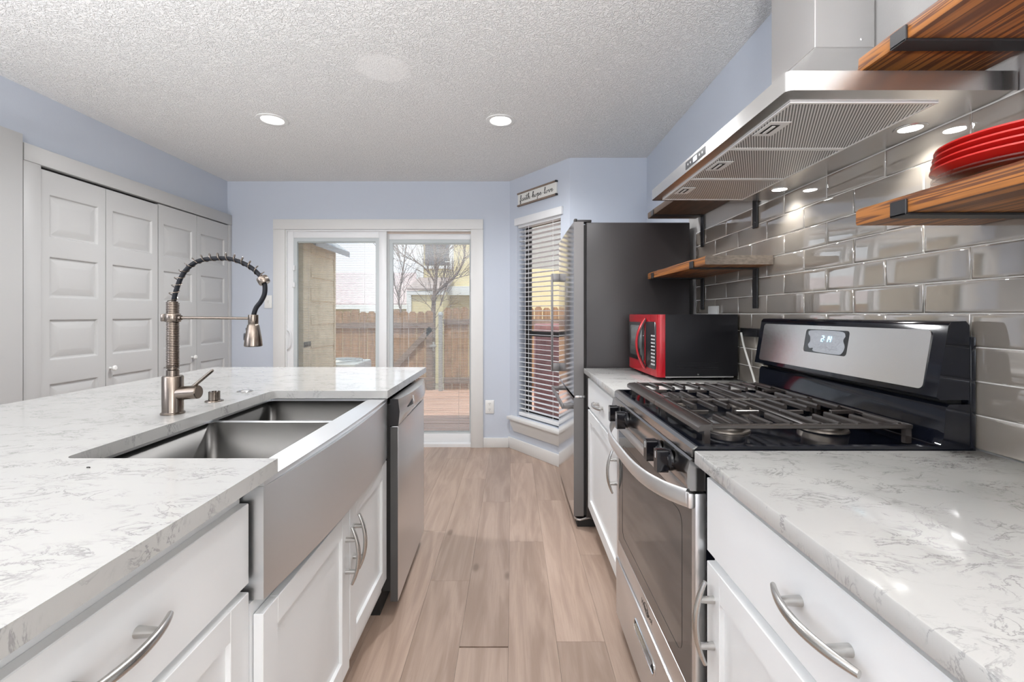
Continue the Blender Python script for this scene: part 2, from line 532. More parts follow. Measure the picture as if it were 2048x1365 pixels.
M['filter'] = make_filter()
def make_filter_mesh():
    m = mat('filter_mesh', (0.6, 0.6, 0.6), 0.42, 0.55)
    nt = m.node_tree; p = nt.nodes['Principled BSDF']
    geo = N(nt, 'ShaderNodeNewGeometry'); sx = N(nt, 'ShaderNodeSeparateXYZ'); nt.links.new(geo.outputs['Position'], sx.inputs[0])
    u = math_n(nt, 'SUBTRACT', sx.outputs[0], math_n(nt, 'MULTIPLY', sx.outputs[1], 0.55))
    sn = math_n(nt, 'SINE', math_n(nt, 'MULTIPLY', u, 2 * PI / 0.0068))
    v = math_n(nt, 'ADD', sx.outputs[0], math_n(nt, 'MULTIPLY', sx.outputs[1], 1.8))
    s2 = math_n(nt, 'SINE', math_n(nt, 'MULTIPLY', v, 2 * PI / 0.0075))
    f = math_n(nt, 'ADD', sstep(nt, sn, -0.35, 0.35), math_n(nt, 'MULTIPLY', s2, 0.12))
    nt.links.new(mix_c(nt, f, (0.20, 0.20, 0.195), (0.90, 0.90, 0.89)), p.inputs['Base Color'])
    return m


M['filter_slot'] = make_filter_mesh()
M['tile'] = mat('grey_glass_tile', (0.255, 0.226, 0.192), 0.035, ior=3.4, coat=0.6)
M['grout'] = mat('tile_grout', (0.80, 0.78, 0.74), 0.8)


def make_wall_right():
    """Blue paint; a pale grey tone over the tiles and towards the camera."""
    m = mat('two_tone_wall', (0.5, 0.5, 0.5), 0.75, bump=(160, 0.25, 0.002))
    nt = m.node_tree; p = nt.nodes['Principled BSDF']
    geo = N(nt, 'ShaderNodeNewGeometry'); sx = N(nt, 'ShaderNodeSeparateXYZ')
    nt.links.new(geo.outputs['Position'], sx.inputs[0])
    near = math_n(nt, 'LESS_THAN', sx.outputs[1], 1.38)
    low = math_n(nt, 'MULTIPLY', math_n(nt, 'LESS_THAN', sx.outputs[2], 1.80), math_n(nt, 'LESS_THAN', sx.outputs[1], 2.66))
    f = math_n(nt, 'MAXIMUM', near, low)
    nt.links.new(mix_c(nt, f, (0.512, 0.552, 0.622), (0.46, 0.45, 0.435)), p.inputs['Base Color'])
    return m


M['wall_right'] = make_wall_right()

# ------------------------------------------------------------------ the setting
ZC = 2.43
XL, XR, YF, YB = -2.60, 1.045, 4.11, -4.20
BAY_A, BAY_B = Vector((-0.02, YF, 0)), Vector((0.448, 3.49, 0))
PW, PLEN = 0.179, 1.27


def build_floor():
    bm = B()
    lay = bm.faces.layers.float.new('rnd')
    ends = {-1: 1.642, 0: 2.403, 1: 1.669, -2: 2.05, 2: 2.27, -3: 2.52, 3: 1.95}
    k0 = int(math.floor((XL - 0.2 + 0.0137) / PW)); k1 = int(math.ceil((XR + 0.2) / PW))
    rr = random.Random(5)
    for k in range(k0, k1 + 1):
        x0 = -0.0137 + k * PW; x1 = x0 + PW
        e = ends.get(k, rr.uniform(1, 2.27))
        j = math.floor((YB - 0.2 - e) / PLEN)
        while e + j * PLEN < YF + 0.14:
            y0, y1 = e + j * PLEN, min(e + (j + 1) * PLEN, YF + 0.14)
            g = 0.0004
            gy0 = 0.0036 if (k == -1 and j == 0) else g
            gy1 = 0.0036 if (k == -1 and j == -1) else g
            rnd = rr.random()
            nb = len(bm.faces)
            box(bm, x0 + g, x1 - g, y0 + gy0, y1 - gy1, -0.012, 0.0)
            bm.faces.ensure_lookup_table()
            for f in bm.faces[nb:]: f[lay] = rnd
            j += 1
    nb = len(bm.faces)
    box(bm, XL - 0.25, XR + 0.25, YB - 0.2, YF + 0.14, -0.05, -0.0121, mi=1)
    o = obj('floor', bm, [M['floor'], M['dark']], smooth=0)
    tag(o, 'light oak plank floor of the kitchen', kind='structure')


build_floor()


def structure(name, bm, m, label=None, parent=None, smooth=35):
    o = obj(name, bm, m, parent, smooth)
    if parent is None: tag(o, label, kind='structure')
    return o


bm = B(); box(bm, XL - 0.2, XR + 0.2, YB - 0.2, YF + 0.14, ZC, ZC + 0.12); structure('ceiling', bm, M['ceiling'], 'white ceiling with a coarse knockdown texture', smooth=0)
bm = B(); box(bm, -9, 8, YB - 2.6, YF + 0.35, ZC + 0.125, ZC + 0.3); structure('roof_sun_block', bm, M['eave'], 'house roof overhead, spread wide to block the sun', smooth=0)  # roof slab stretched far past the house to keep the sun out
bm = B(); box(bm, XL - 0.15, XL, YB - 0.15, YF, 0, ZC); structure('wall_left', bm, M['wall_blue'], 'blue wall above the closet doors', smooth=0)
bm = B()
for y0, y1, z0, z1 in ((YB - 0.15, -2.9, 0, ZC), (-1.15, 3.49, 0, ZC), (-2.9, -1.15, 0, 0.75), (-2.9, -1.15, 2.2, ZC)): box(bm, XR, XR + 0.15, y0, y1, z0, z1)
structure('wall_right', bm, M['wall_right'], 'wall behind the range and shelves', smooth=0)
bm = B(); box(bm, BAY_B.x, XR + 0.15, 3.49, 3.62, 0, ZC); structure('wall_return', bm, M['wall_blue'], 'short blue wall behind the refrigerator', smooth=0)
# far wall around the sliding door
DX0, DX1, DZ1 = -2.071, -0.363, 1.987
bm = B()
box(bm, XL - 0.15, DX0, YF, YF + 0.14, 0, ZC); box(bm, DX1, BAY_A.x + 0.02, YF, YF + 0.14, 0, ZC); box(bm, DX0, DX1, YF, YF + 0.14, DZ1, ZC)
structure('wall_far', bm, M['wall_blue'], 'blue wall around the sliding door', smooth=0)
# diagonal bay wall with the window opening
bd = (BAY_B - BAY_A); BL = bd.length; bd = bd / BL
bn = Vector((bd.y, -bd.x, 0))           # towards the room
if bn.y > 0: bn = -bn


def bay(s, z, out=0.0):
    """A point on the bay wall: s along it in metres, out = distance towards the room."""
    p = BAY_A + bd * s + bn * out
    return Vector((p.x, p.y, z))


def baybox(bm, s0, s1, z0, z1, o0, o1, bev=0.0, mi=0):
    tmp = B()
    box(tmp, s0, s1, o0, o1, z0, z1, bev)
    mtx = Matrix(((bd.x, bn.x, 0, BAY_A.x), (bd.y, bn.y, 0, BAY_A.y), (0, 0, 1, 0), (0, 0, 0, 1)))
    bmesh.ops.transform(tmp, matrix=mtx, verts=tmp.verts[:])
    me = bpy.data.meshes.new('tmp'); tmp.to_mesh(me); tmp.free()
    nb = len(bm.faces)
    bm.from_mesh(me); bpy.data.meshes.remove(me)
    bm.faces.ensure_lookup_table()
    for f in bm.faces[nb:]: f.material_index = mi


WS0, WS1, WZ0, WZ1 = 0.105, 0.675, 0.30, 2.045
bm = B()
baybox(bm, -0.02, WS0, 0, ZC, -0.15, 0); baybox(bm, WS1, BL, 0, ZC, -0.15, 0)
baybox(bm, WS0, WS1, 0, WZ0, -0.15, 0); baybox(bm, WS0, WS1, WZ1, ZC, -0.15, 0)
structure('wall_diagonal', bm, M['wall_blue'], 'angled blue bay wall with the narrow window', smooth=0)
# back of the room, behind the camera, with an added window that holds a fill area
bm = B()
for x0, x1, z0, z1 in ((XL, -0.95, 0, ZC), (0.9, XR, 0, ZC), (-0.95, 0.9, 0, 0.7), (-0.95, 0.9, 2.2, ZC)):
    box(bm, x0, x1, YB - 0.15, YB, z0, z1)
structure('wall_back', bm, M['wall_blue'], 'wall behind the camera', smooth=0)
bm = B()
x0, x1 = -0.95, 0.9  # window added out of view to carry the back fill area
for a in ((x0, x0 + 0.05, 0.7, 2.2), (x1 - 0.05, x1, 0.7, 2.2), (x0 + 0.05, x1 - 0.05, 0.7, 0.75), (x0 + 0.05, x1 - 0.05, 2.15, 2.2)):
    box(bm, a[0], a[1], YB - 0.12, YB - 0.06, a[2], a[3])
w = structure('window_added_back', bm, M['vinyl'], 'wide unseen window added behind the camera for fill light')
bm = B(); box(bm, x0 + 0.05, x1 - 0.05, YB - 0.10, YB - 0.094, 0.75, 2.15); obj('window_pane', bm, M['glass'], w)

bm = B()
y0, y1 = -2.9, -1.15  # second added window, out of view, to carry the side fill area
for a in ((y0, y0 + 0.05, 0.75, 2.2), (y1 - 0.05, y1, 0.75, 2.2), (y0 + 0.05, y1 - 0.05, 0.75, 0.80), (y0 + 0.05, y1 - 0.05, 2.15, 2.2)):
    box(bm, XR + 0.06, XR + 0.12, a[0], a[1], a[2], a[3])
w = structure('window_added_side', bm, M['vinyl'], 'unseen side window added behind the camera for fill light')
bm = B(); box(bm, XR + 0.09, XR + 0.096, y0 + 0.05, y1 - 0.05, 0.80, 2.15); obj('window_pane', bm, M['glass'], w)

# baseboards
bm = B(); box(bm, -0.262, -0.03, YF - 0.014, YF, 0, 0.088, 0.003); structure('baseboard_far', bm, M['white_paint'], 'white baseboard under the outlet')
bm = B(); baybox(bm, -0.012, BL, 0, 0.098, 0.0, 0.014, 0.003); structure('baseboard_diagonal', bm, M['white_paint'], 'white baseboard under the bay window')

# ------------------------------------------------------------------ sliding door
def ux(px): return (px - 1024.5) * YF / 900.0
def uz(py): return 1.215 - (py - 629.0) * YF / 900.0


def build_sliding_door():
    bm = B()
    box(bm, ux(548.5), DX0 + 0.004, YF - 0.018, YF, 0, uz(439.5) - 0.093, 0.002)
    box(bm, DX1 - 0.012, ux(967), YF - 0.018, YF, 0, uz(439.5) - 0.093, 0.002)
    box(bm, ux(548.5), ux(967), YF - 0.020, YF, uz(439.5) - 0.092, uz(439.5), 0.002)
    d = structure('door_1', bm, M['white_paint'], 'white sliding glass door with mini blinds between the panes')
    bm = B()
    box(bm, DX0, DX0 + 0.012, YF, YF + 0.135, 0.0, DZ1); box(bm, DX1 - 0.012, DX1, YF, YF + 0.135, 0.0, DZ1)
    box(bm, DX0 + 0.012, DX1 - 0.012, YF, YF + 0.135, DZ1 - 0.012, DZ1); box(bm, DX0 + 0.012, DX1 - 0.012, YF, YF + 0.135, 0.0, 0.028)
    obj('door_frame', bm, M['vinyl'], d)

    def panel(px0, px1, gx0, gx1, ytop, ygl, ygb, y0, name):
        x0, x1, a0, a1 = ux(px0), ux(px1), ux(gx0), ux(gx1)
        z1, g1, g0, z0 = uz(ytop), uz(ygl), uz(ygb), 0.028
        gk = 0.033
        bm = B()
        y1 = y0 + 0.036
        box(bm, x0, a0 - gk, y0, y1, z0, z1, 0.003); box(bm, a1 + gk, x1, y0, y1, z0, z1, 0.003)
        box(bm, a0 - gk, a1 + gk, y0, y1, g1 + gk, z1, 0.003); box(bm, a0 - gk, a1 + gk, y0, y1, z0, g0 - 0.018, 0.003)
        p = obj(name, bm, M['vinyl'], d)
        bm = B()
        box(bm, a0 - gk, a0, y0 + 0.006, y1 - 0.006, g0 - 0.018, g1 + gk); box(bm, a1, a1 + gk, y0 + 0.006, y1 - 0.006, g0 - 0.018, g1 + gk)
        box(bm, a0, a1, y0 + 0.006, y1 - 0.006, g1, g1 + gk); box(bm, a0, a1, y0 + 0.006, y1 - 0.006, g0 - 0.018, g0)
        obj('gasket', bm, M['gasket'], p)
        bm = B(); box(bm, a0, a1, y0 + 0.007, y0 + 0.010, g0, g1); box(bm, a0, a1, y1 - 0.010, y1 - 0.007, g0, g1)
        obj('glass_pane', bm, M['glass'], p)
        bm = B()
        z = g0 + 0.006
        while z < g1 - 0.012:
            prism(bm, [(y0 + 0.0122, z - 0.0005), (y0 + 0.0180, z + 0.0022), (y0 + 0.0238, z - 0.0005), (y0 + 0.0180, z + 0.0010)], 'x', a0 + 0.003, a1 - 0.003)
            z += 0.0118
        box(bm, a0 + 0.002, a1 - 0.002, y0 + 0.012, y0 + 0.024, g1 - 0.012, g1 - 0.001)
        for t in (0.14, 0.86):
            xx = a0 + (a1 - a0) * t
            box(bm, xx - 0.0008, xx + 0.0008, y0 + 0.0116, y0 + 0.0124, g0, g1)
        obj('mini_blind', bm, M['mini_slat'], p, smooth=0)
        return p
    pa = panel(571.5, 772.5, 592.5, 750, 461.5, 482.7, 868, YF + 0.018, 'sliding_panel')
    pb = panel(768, 944.5, 782, 937.8, 465, 484, 868, YF + 0.066, 'fixed_panel')
    # curved pull on the stile
    bm = B()
    x = ux(573.5)
    y = YF + 0.018
    pts = []
    for k in range(13):
        t = -1 + k / 6
        pts.append((x + 0.046 * math.sqrt(max(0, 1 - t * t)) , y - 0.012 - 0.016 * math.sqrt(max(0, 1 - t * t)), 0.985 + 0.092 * t))
    tube(bm, pts, 0.0055, 8)
    box(bm, x - 0.012, x + 0.010, y - 0.008, y, 0.985 - 0.10, 0.985 + 0.10, 0.004)
    obj('pull', bm, M['vinyl'], pa)
    for zz in (uz(536), uz(570)):
        bm = B(); box(bm, ux(584), ux(589), y - 0.012, y + 0.008, zz - 0.022, zz + 0.022, 0.003); obj('blind_slider', bm, M['vinyl'], pa)
    yb = YF + 0.066
    for zz in (uz(552), uz(590)):
        bm = B(); box(bm, ux(940), ux(944), yb - 0.012, yb + 0.008, zz - 0.03, zz + 0.03, 0.003); obj('blind_slider', bm, M['vinyl'], pb)


build_sliding_door()

# ------------------------------------------------------------------ closet on the left wall
def panelled_leaf(y0, y1, z0, z1, xf, rows, my):
    """A moulded door leaf facing +x with raised panels."""
    bm = B()
    th = 0.030
    ys = [y0, y0 + my, y1 - my, y1]
    zs = [z0]
    for a, b in rows: zs += [a, b]
    zs.append(z1)
    for i in range(3):
        for j in range(len(zs) - 1):
            hole = i == 1 and j % 2 == 1
            A = [(xf, ys[i], zs[j]), (xf, ys[i + 1], zs[j]), (xf, ys[i + 1], zs[j + 1]), (xf, ys[i], zs[j + 1])]
            if not hole:
                quad(bm, *A); continue
            rings = [A]
            for ins, dep in ((0.006, -0.002), (0.012, -0.012), (0.019, -0.013), (0.056, -0.002), (0.060, -0.0015)):
                a0, a1, b0, b1 = ys[1] + ins, ys[2] - ins, zs[j] + ins, zs[j + 1] - ins
                rings.append([(xf + dep, a0, b0), (xf + dep, a1, b0), (xf + dep, a1, b1), (xf + dep, a0, b1)])
            for r0, r1 in zip(rings, rings[1:]):
                for k in range(4):
                    quad(bm, r0[k], r0[(k + 1) % 4], r1[(k + 1) % 4], r1[k])
            quad(bm, *rings[-1])
    x1 = xf - th
    quad(bm, (x1, y0, z0), (x1, y1, z0), (x1, y1, z1), (x1, y0, z1))
    for a, b in (((y0, z0), (y0, z1)), ((y0, z1), (y1, z1)), ((y1, z1), (y1, z0)), ((y1, z0), (y0, z0))):
        quad(bm, (xf, *a), (xf, *b), (x1, *b), (x1, *a))
    bmesh.ops.remove_doubles(bm, verts=bm.verts[:], dist=1e-5)
    return bm


rows = [(0.25, 0.49), (0.605, 0.83), (0.955, 1.19), (1.305, 1.54), (1.64, 1.885)]
XD = XL + 0.034
for n, (ya, ym, yb, ztop, knob_y, lab) in enumerate(((2.450, 2.842, 3.259, 2.008, 2.872, 'white bifold closet door nearer the camera, behind the faucet'), (3.268, 3.662, 4.066, 2.018, 3.605, 'white bifold closet door nearer the far corner'))):
    d = bpy.data.objects.new(f'door_{n + 2}', None); C.objects.link(d); d.location = (XD, ya, 0)
    tag(d, lab, kind='structure')
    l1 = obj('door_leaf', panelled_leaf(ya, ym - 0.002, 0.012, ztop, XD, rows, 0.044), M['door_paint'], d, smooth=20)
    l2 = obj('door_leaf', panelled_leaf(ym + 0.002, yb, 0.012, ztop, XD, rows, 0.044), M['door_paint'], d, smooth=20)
    bm = B(); lathe(bm, (XD, knob_y, 0.872), [(0.008, 0), (0.006, 0.012), (0.008, 0.018), (0.016, 0.026), (0.017, 0.033), (0.012, 0.038), (0, 0.039)], 18, 'x')
    obj('knob', bm, M['white_plastic'], l2 if n == 0 else l1)
bm = B()
box(bm, XL, XL + 0.046, 2.356, 4.105, 2.026, 2.118, 0.003)
box(bm, XL, XL + 0.042, 2.356, 2.446, 0, 2.026, 0.003)
box(bm, XL, XL + 0.042, 4.070, 4.108, 0, 2.026, 0.003)
structure('trim_1', bm, M['door_paint'], 'white casing around the bifold closet doors')
bm = B(); box(bm, XL, XL + 0.062, 1.55, 2.336, 0, 2.152, 0.003)
structure('trim_2', bm, M['door_paint'], 'taller white casing beside the closet')
bm = B(); box(bm, XL + 0.001, XL + 0.004, 2.45, 4.07, 0.0, 2.03); structure('trim_3', bm, M['dark'], 'dark sheet for the shaded closet opening behind the doors')  # near-black sheet standing for the closet shade in the door gaps

# ------------------------------------------------------------------ bay window
bm = B()
fo0, fo1 = -0.135, -0.10
w1 = None
for a in ((WS0, WS0 + 0.05, WZ0, WZ1), (WS1 - 0.05, WS1, WZ0, WZ1), (WS0 + 0.05, WS1 - 0.05, WZ0, WZ0 + 0.05), (WS0 + 0.05, WS1 - 0.05, WZ1 - 0.05, WZ1), (WS0 + 0.05, WS1 - 0.05, 1.02, 1.065)):
    baybox(bm, *a, fo0, fo1, 0.002)
w1 = structure('window_1', bm, M['bronze'], 'narrow bay window with a dark bronze frame')
bm = B(); baybox(bm, WS0 + 0.05, WS1 - 0.05, WZ0 + 0.05, 1.02, -0.122, -0.118); baybox(bm, WS0 + 0.05, WS1 - 0.05, 1.065, WZ1 - 0.05, -0.122, -0.118)
obj('window_pane', bm, M['glass'], w1)
bm = B()
baybox(bm, WS0 - 0.085, WS1 + 0.075, WZ0 - 0.03, WZ0 - 0.001, -0.10, 0.055, 0.006)
obj('window_sill', bm, M['white_paint'], w1)
bm = B()
s0, s1 = WS0 - 0.055, WS1 + 0.045
prof = [(0.0, 0.165), (0.012, 0.165), (0.016, 0.185), (0.030, 0.225), (0.036, 0.268), (0.0, 0.268)]
lo = [bay(s0 + 0.030 - o, z, o) for o, z in prof]; hi = [bay(s1 - 0.030 + o, z, o) for o, z in prof]
lv = [bm.verts.new(p) for p in lo]; hv = [bm.verts.new(p) for p in hi]
bm.faces.new(lv); bm.faces.new(hv[::-1])
for i in range(len(prof)):
    j = (i + 1) % len(prof); bm.faces.new((lv[i], hv[i], hv[j], lv[j]))
obj('sill_apron', bm, M['white_paint'], w1)

c = bay((WS0 + WS1) / 2, WZ0, -0.03)
blind = thing('window_blind', 'white slatted blind hanging open in the narrow bay window', 'blind', c)
bm = B(); baybox(bm, WS0 - 0.012, WS1 + 0.03, 2.005, 2.068, -0.005, 0.022, 0.004); obj('valance', bm, M['slat'], blind)
bm = B(); baybox(bm, WS0 + 0.004, WS1 - 0.004, 1.985, 2.03, -0.075, -0.010, 0.003); obj('headrail', bm, M['slat'], blind)
bm = B()
z = 0.375
while z < 1.98:
    tmp = []
    for s in (WS0 + 0.006, WS1 - 0.006):
        tmp.append([bay(s, z - 0.003, -0.072), bay(s, z + 0.0005, -0.046), bay(s, z + 0.001, -0.020), bay(s, z - 0.0015, -0.020), bay(s, z - 0.002, -0.046), bay(s, z - 0.0055, -0.072)])
    a = [bm.verts.new(p) for p in tmp[0]]; b = [bm.verts.new(p) for p in tmp[1]]
    bm.faces.new(a); bm.faces.new(b[::-1])
    for i in range(6): bm.faces.new((a[i], b[i], b[(i + 1) % 6], a[(i + 1) % 6]))
    z += 0.0415
obj('slats', bm, M['slat'], blind, smooth=0)
bm = B(); baybox(bm, WS0 + 0.004, WS1 - 0.004, 0.312, 0.342, -0.074, -0.018, 0.003); obj('bottom_rail', bm, M['slat'], blind)
bm = B()
for s in (WS0 + 0.10, WS0 + 0.145, WS1 - 0.11):
    baybox(bm, s - 0.0011, s + 0.0011, 0.335, 1.99, -0.019, -0.0165)
obj('ladder_cords', bm, M['slat'], blind, smooth=0)

# ------------------------------------------------------------------ lettered sign
def stroke_text(bm, org, ex, ez, en, h, words_, wdt):
    G = {
        'f': ([(0.0, 0.0), (0.35, 0.75), (0.62, 1.75), (0.5, 2.15), (0.3, 1.75), (0.22, 0.4), (0.12, -0.75), (0.28, -0.95), (0.4, -0.4), (0.3, 0.05), (0.6, 0.25), (0.8, 0.45)], 0.8),
        'a': ([(0.82, 0.92), (0.42, 1.02), (0.06, 0.5), (0.28, 0.0), (0.68, 0.35), (0.88, 1.0), (0.80, 0.3), (0.95, 0.0), (1.2, 0.35)], 1.2),
        'i': ([(0.0, 0.35), (0.28, 1.0), (0.26, 0.25), (0.40, 0.0), (0.68, 0.35)], 0.68),
        't': ([(0.0, 0.35), (0.3, 1.2), (0.38, 2.0), (0.28, 1.0), (0.24, 0.2), (0.38, 0.02), (0.65, 0.35)], 0.65),
        'h': ([(0.0, 0.35), (0.4, 1.3), (0.55, 2.05), (0.35, 2.0), (0.22, 1.0), (0.16, 0.02), (0.3, 0.6), (0.58, 1.0), (0.68, 0.7), (0.62, 0.15), (0.78, 0.02), (1.0, 0.35)], 1.0),
        'o': ([(0.6, 0.95), (0.25, 0.85), (0.1, 0.4), (0.35, 0.02), (0.68, 0.4), (0.62, 0.9), (0.75, 0.75), (1.0, 0.75)], 1.0),
        'p': ([(0.0, 0.4), (0.25, 1.0), (0.2, 0.0), (0.1, -1.0), (0.22, 0.2), (0.5, 0.95), (0.75, 0.65), (0.6, 0.08), (0.35, 0.1), (0.7, 0.15), (0.95, 0.4)], 0.95),
        'l': ([(0.0, 0.3), (0.42, 1.3), (0.55, 2.1), (0.35, 2.05), (0.22, 1.0), (0.22, 0.15), (0.4, 0.02), (0.65, 0.35)], 0.65),
        'v': ([(0.0, 0.75), (0.18, 0.95), (0.28, 0.3), (0.4, 0.02), (0.62, 0.55), (0.72, 0.95), (0.9, 0.75)], 0.9),
        'e': ([(0.0, 0.35), (0.4, 0.5), (0.58, 0.8), (0.4, 1.0), (0.15, 0.6), (0.25, 0.08), (0.55, 0.08), (0.9, 0.5)], 0.9),
    }
    x = 0.0
    runs = []
    extra = []
    for w in words_:
        if w == '.':
            x += 0.35; extra.append([(x, 0.55), (x + 0.12, 0.6)]); x += 0.55; continue
        pts = []
        for ch in w:
            st, adv = G[ch]
            pts += [(x + a * 1.05, b) for a, b in (st if not pts else st[1:])]
            if ch == 'i': extra.append([(x + 0.34, 1.5), (x + 0.42, 1.62)])
            if ch == 't': extra.append([(x - 0.15, 1.35), (x + 0.75, 1.5)])
            x += adv * 1.05
        runs.append(pts)
    tot = x
    sc = wdt / tot
    vs = h
    for r in runs + extra:
        P = catmull([(a, b, 0) for a, b in r], 5) if len(r) > 2 else [Vector((a, b, 0)) for a, b in r]
        tube(bm, [org + ex * (p.x * sc) + ez * (p.y * vs) + en * 0.0010 for p in P], 0.0019, 6)


s0, s1 = 0.173 * BL, 0.827 * BL
sign = thing('wall_sign', 'small framed sign lettered faith hope love above the bay window', 'sign', bay((s0 + s1) / 2, 2.168, 0.0))
bm = B(); baybox(bm, s0 + 0.004, s1 - 0.004, 2.180, 2.276, 0.001, 0.014); obj('face_board', bm, M['sign_face'], sign)
for z0 in (2.168, 2.273):
    bm = B(); baybox(bm, s0, s1, z0, z0 + 0.014, 0.001, 0.022, 0.002); obj('frame_rail', bm, M['sign_wood'], sign)
for z0 in (2.1675, 2.2725):
    bm = B(); baybox(bm, s1 - 0.012, s1 + 0.002, z0, z0 + 0.015, 0.0008, 0.0235, 0.002); obj('corner_cap', bm, M['black'], sign)
bm = B(); stroke_text(bm, bay(s0 + 0.035, 2.208, 0.0145), Vector((bd.x, bd.y, 0)), Vector((0, 0, 1)), bn, 0.0245, ['faith', '.', 'hope', '.', 'love'], s1 - s0 - 0.075)
obj('lettering', bm, M['ink'], sign)

# ------------------------------------------------------------------ outlets and switch
def plate_y(name, label, cat, x, z, w, h, kind):
    t = thing(name, label, cat, (x, YF, z))
    bm = B(); box(bm, x - w / 2, x + w / 2, YF - 0.007, YF - 0.0005, z - h / 2, z + h / 2, 0.003); obj('cover_plate', bm, M['white_plastic'], t)
    if kind == 'outlet':
        for dz in (0.026, -0.026):
            bm = B(); prism(bm, rrect(x - 0.017, x + 0.017, z + dz - 0.017, z + dz + 0.017, 0.010), 'y', YF - 0.0095, YF - 0.006); s = obj('socket', bm, M['white_plastic'], t)
            bm = B()
            for dx in (-0.006, 0.006): box(bm, x + dx - 0.0012, x + dx + 0.0012, YF - 0.0102, YF - 0.009, z + dz + 0.001, z + dz + 0.010)
            box(bm, x - 0.002, x + 0.002, YF - 0.0102, YF - 0.009, z + dz - 0.010, z + dz - 0.005)
            obj('slots', bm, M['dark'], s)
    else:
        bm = B(); prism(bm, [(YF - 0.018, z + 0.012), (YF - 0.006, z + 0.012), (YF - 0.006, z - 0.012), (YF - 0.009, z - 0.010)], 'x', x - 0.005, x + 0.005, 0.001); obj('toggle', bm, M['white_plastic'], t)
    return t


plate_y('wall_outlet', 'white duplex outlet on the blue wall beside the sliding door', 'outlet', ux(980), uz(814), 0.080, 0.122, 'outlet')
plate_y('light_switch', 'white light switch on the blue wall between closet and sliding door', 'switch', ux(537.5), uz(604), 0.070, 0.118, 'switch')

# ------------------------------------------------------------------ recessed ceiling lights
def recessed(x, y, label):
    t = thing('recessed_light', label, 'ceiling light', (x, y, ZC), 0, 'recessed ceiling lights')
    bm = B(); lathe(bm, (x, y, ZC), [(0.093, -0.0005), (0.092, -0.004), (0.086, -0.006), (0.068, -0.005), (0.062, 0.0)], 40); obj('trim_ring', bm, M['white_plastic'], t)
    bm = B(); lathe(bm, (x, y, ZC), [(0.0625, -0.0015), (0.05, -0.003), (0.0, -0.004)], 40); obj('lens', bm, M['lens'], t)
    light('recessed_lamp', 'SPOT', (x, y, ZC - 0.02), (0, 0, 0), RECESSED if y > 2 else 34, (0.985, 0.985, 1.0), spot_size=math.radians(165), spot_blend=0.9, shadow_soft_size=0.06)
    return t


recessed(-1.495, 2.807, 'lit recessed ceiling light over the island, towards the closet')
recessed(-0.072, 2.82, 'lit recessed ceiling light over the aisle in front of the sliding door')

def add_fill_lamp(x, y, label, energy, zt=1.25):  # added unseen uplight, shaped as a floor lamp, to brighten the ceiling
    t = thing('fill_lamp', label, 'added fill lamp', (x, y, 0), 0, 'unseen fill lamps')
    bm = B(); lathe(bm, (x, y, 0), [(0.0, 0.0), (0.14, 0.0), (0.14, 0.012), (0.03, 0.025), (0.0, 0.025)], 32); obj('base', bm, M['nickel'], t)
    bm = B(); tube(bm, [(x, y, 0.02), (x, y, zt - 0.08)], 0.012, 14); obj('pole', bm, M['nickel'], t)
    bm = B(); lathe(bm, (x, y, zt), [(0.0, -0.08), (0.05, -0.078), (0.13, -0.04), (0.17, 0.0), (0.165, 0.0), (0.125, -0.035), (0.05, -0.072), (0.0, -0.074)], 32); obj('bowl_shade', bm, M['white_plastic'], t)
    light('fill_lamp_light', 'AREA', (x, y, zt + 0.004), (PI, 0, 0), energy, (0.985, 0.985, 1.0), shape='DISK', size=0.28)
    return t


add_fill_lamp(-2.13, -0.35, 'added unseen fill lamp between the island and the closet wall', UPFILL_A)
recessed(0.22, 1.60, 'added unseen recessed ceiling light over the aisle beside the range')  # added unseen downlight to brighten the aisle and the chimney front
add_fill_lamp(-0.02, -0.85, 'added unseen fill lamp in the aisle behind the camera', UPFILL_B)
recessed(-1.495, -2.0, 'added unseen recessed ceiling light in the room behind the camera, closet side')  # this one and the next are added, unseen lights for brightness
recessed(-0.072, -2.0, 'added unseen recessed ceiling light in the room behind the camera, range side')

# ------------------------------------------------------------------ island
CT = 0.914
IX0, IX1, IY0, IY1 = -1.70, -0.489, -0.62, 2.565
NX, NY0, NY1 = -0.94, 0.940, 1.768

bm = B()
out = [(IX0, IY0), (IX1, IY0), (IX1, NY0)]
r = 0.022
for k in range(6):
    t = -PI / 2 - PI / 2 * k / 5
    out.append((NX + r + r * math.cos(t), NY0 + 0.0 + r + r * math.sin(t)))
for k in range(6):
    t = PI - PI / 2 * k / 5
    out.append((NX + r + r * math.cos(t), NY1 - r + r * math.sin(t)))
out += [(IX1, NY1), (IX1, IY1), (IX0, IY1)]
prism(bm, out, 'z', CT - 0.030, CT, 0.003, 2)
o = obj('island_countertop', bm, M['quartz'])
tag(o, 'white veined quartz island worktop cut out around the farmhouse sink', 'countertop')


def make_pull(name, parent, c, axis, out, L=0.172, post=0.048):
    """Bow pull centred at c, bar along axis, standing off along out."""
    c, axis, out = Vector(c), Vector(axis), Vector(out)
    bm = B()
    pts, rs = [], []
    for k in range(25):
        t = -1 + k / 12
        pts.append(c + axis * (t * L / 2) + out * (0.018 + 0.020 * (1 - t * t)))
        rs.append(0.0052 + 0.0026 * (1 - abs(t) ** 2.5))
    up = axis.cross(out)
    tube(bm, pts, rs, 12, ref=up, flat=0.8)
    for s in (-1, 1):
        off = 0.018 + 0.020 * (1 - (post * 2 / L) ** 2)
        tube(bm, [c + axis * (s * post), c + axis * (s * post) + out * off], [0.0078, 0.0062], 14)
    return obj(name, bm, M['pull'], parent)


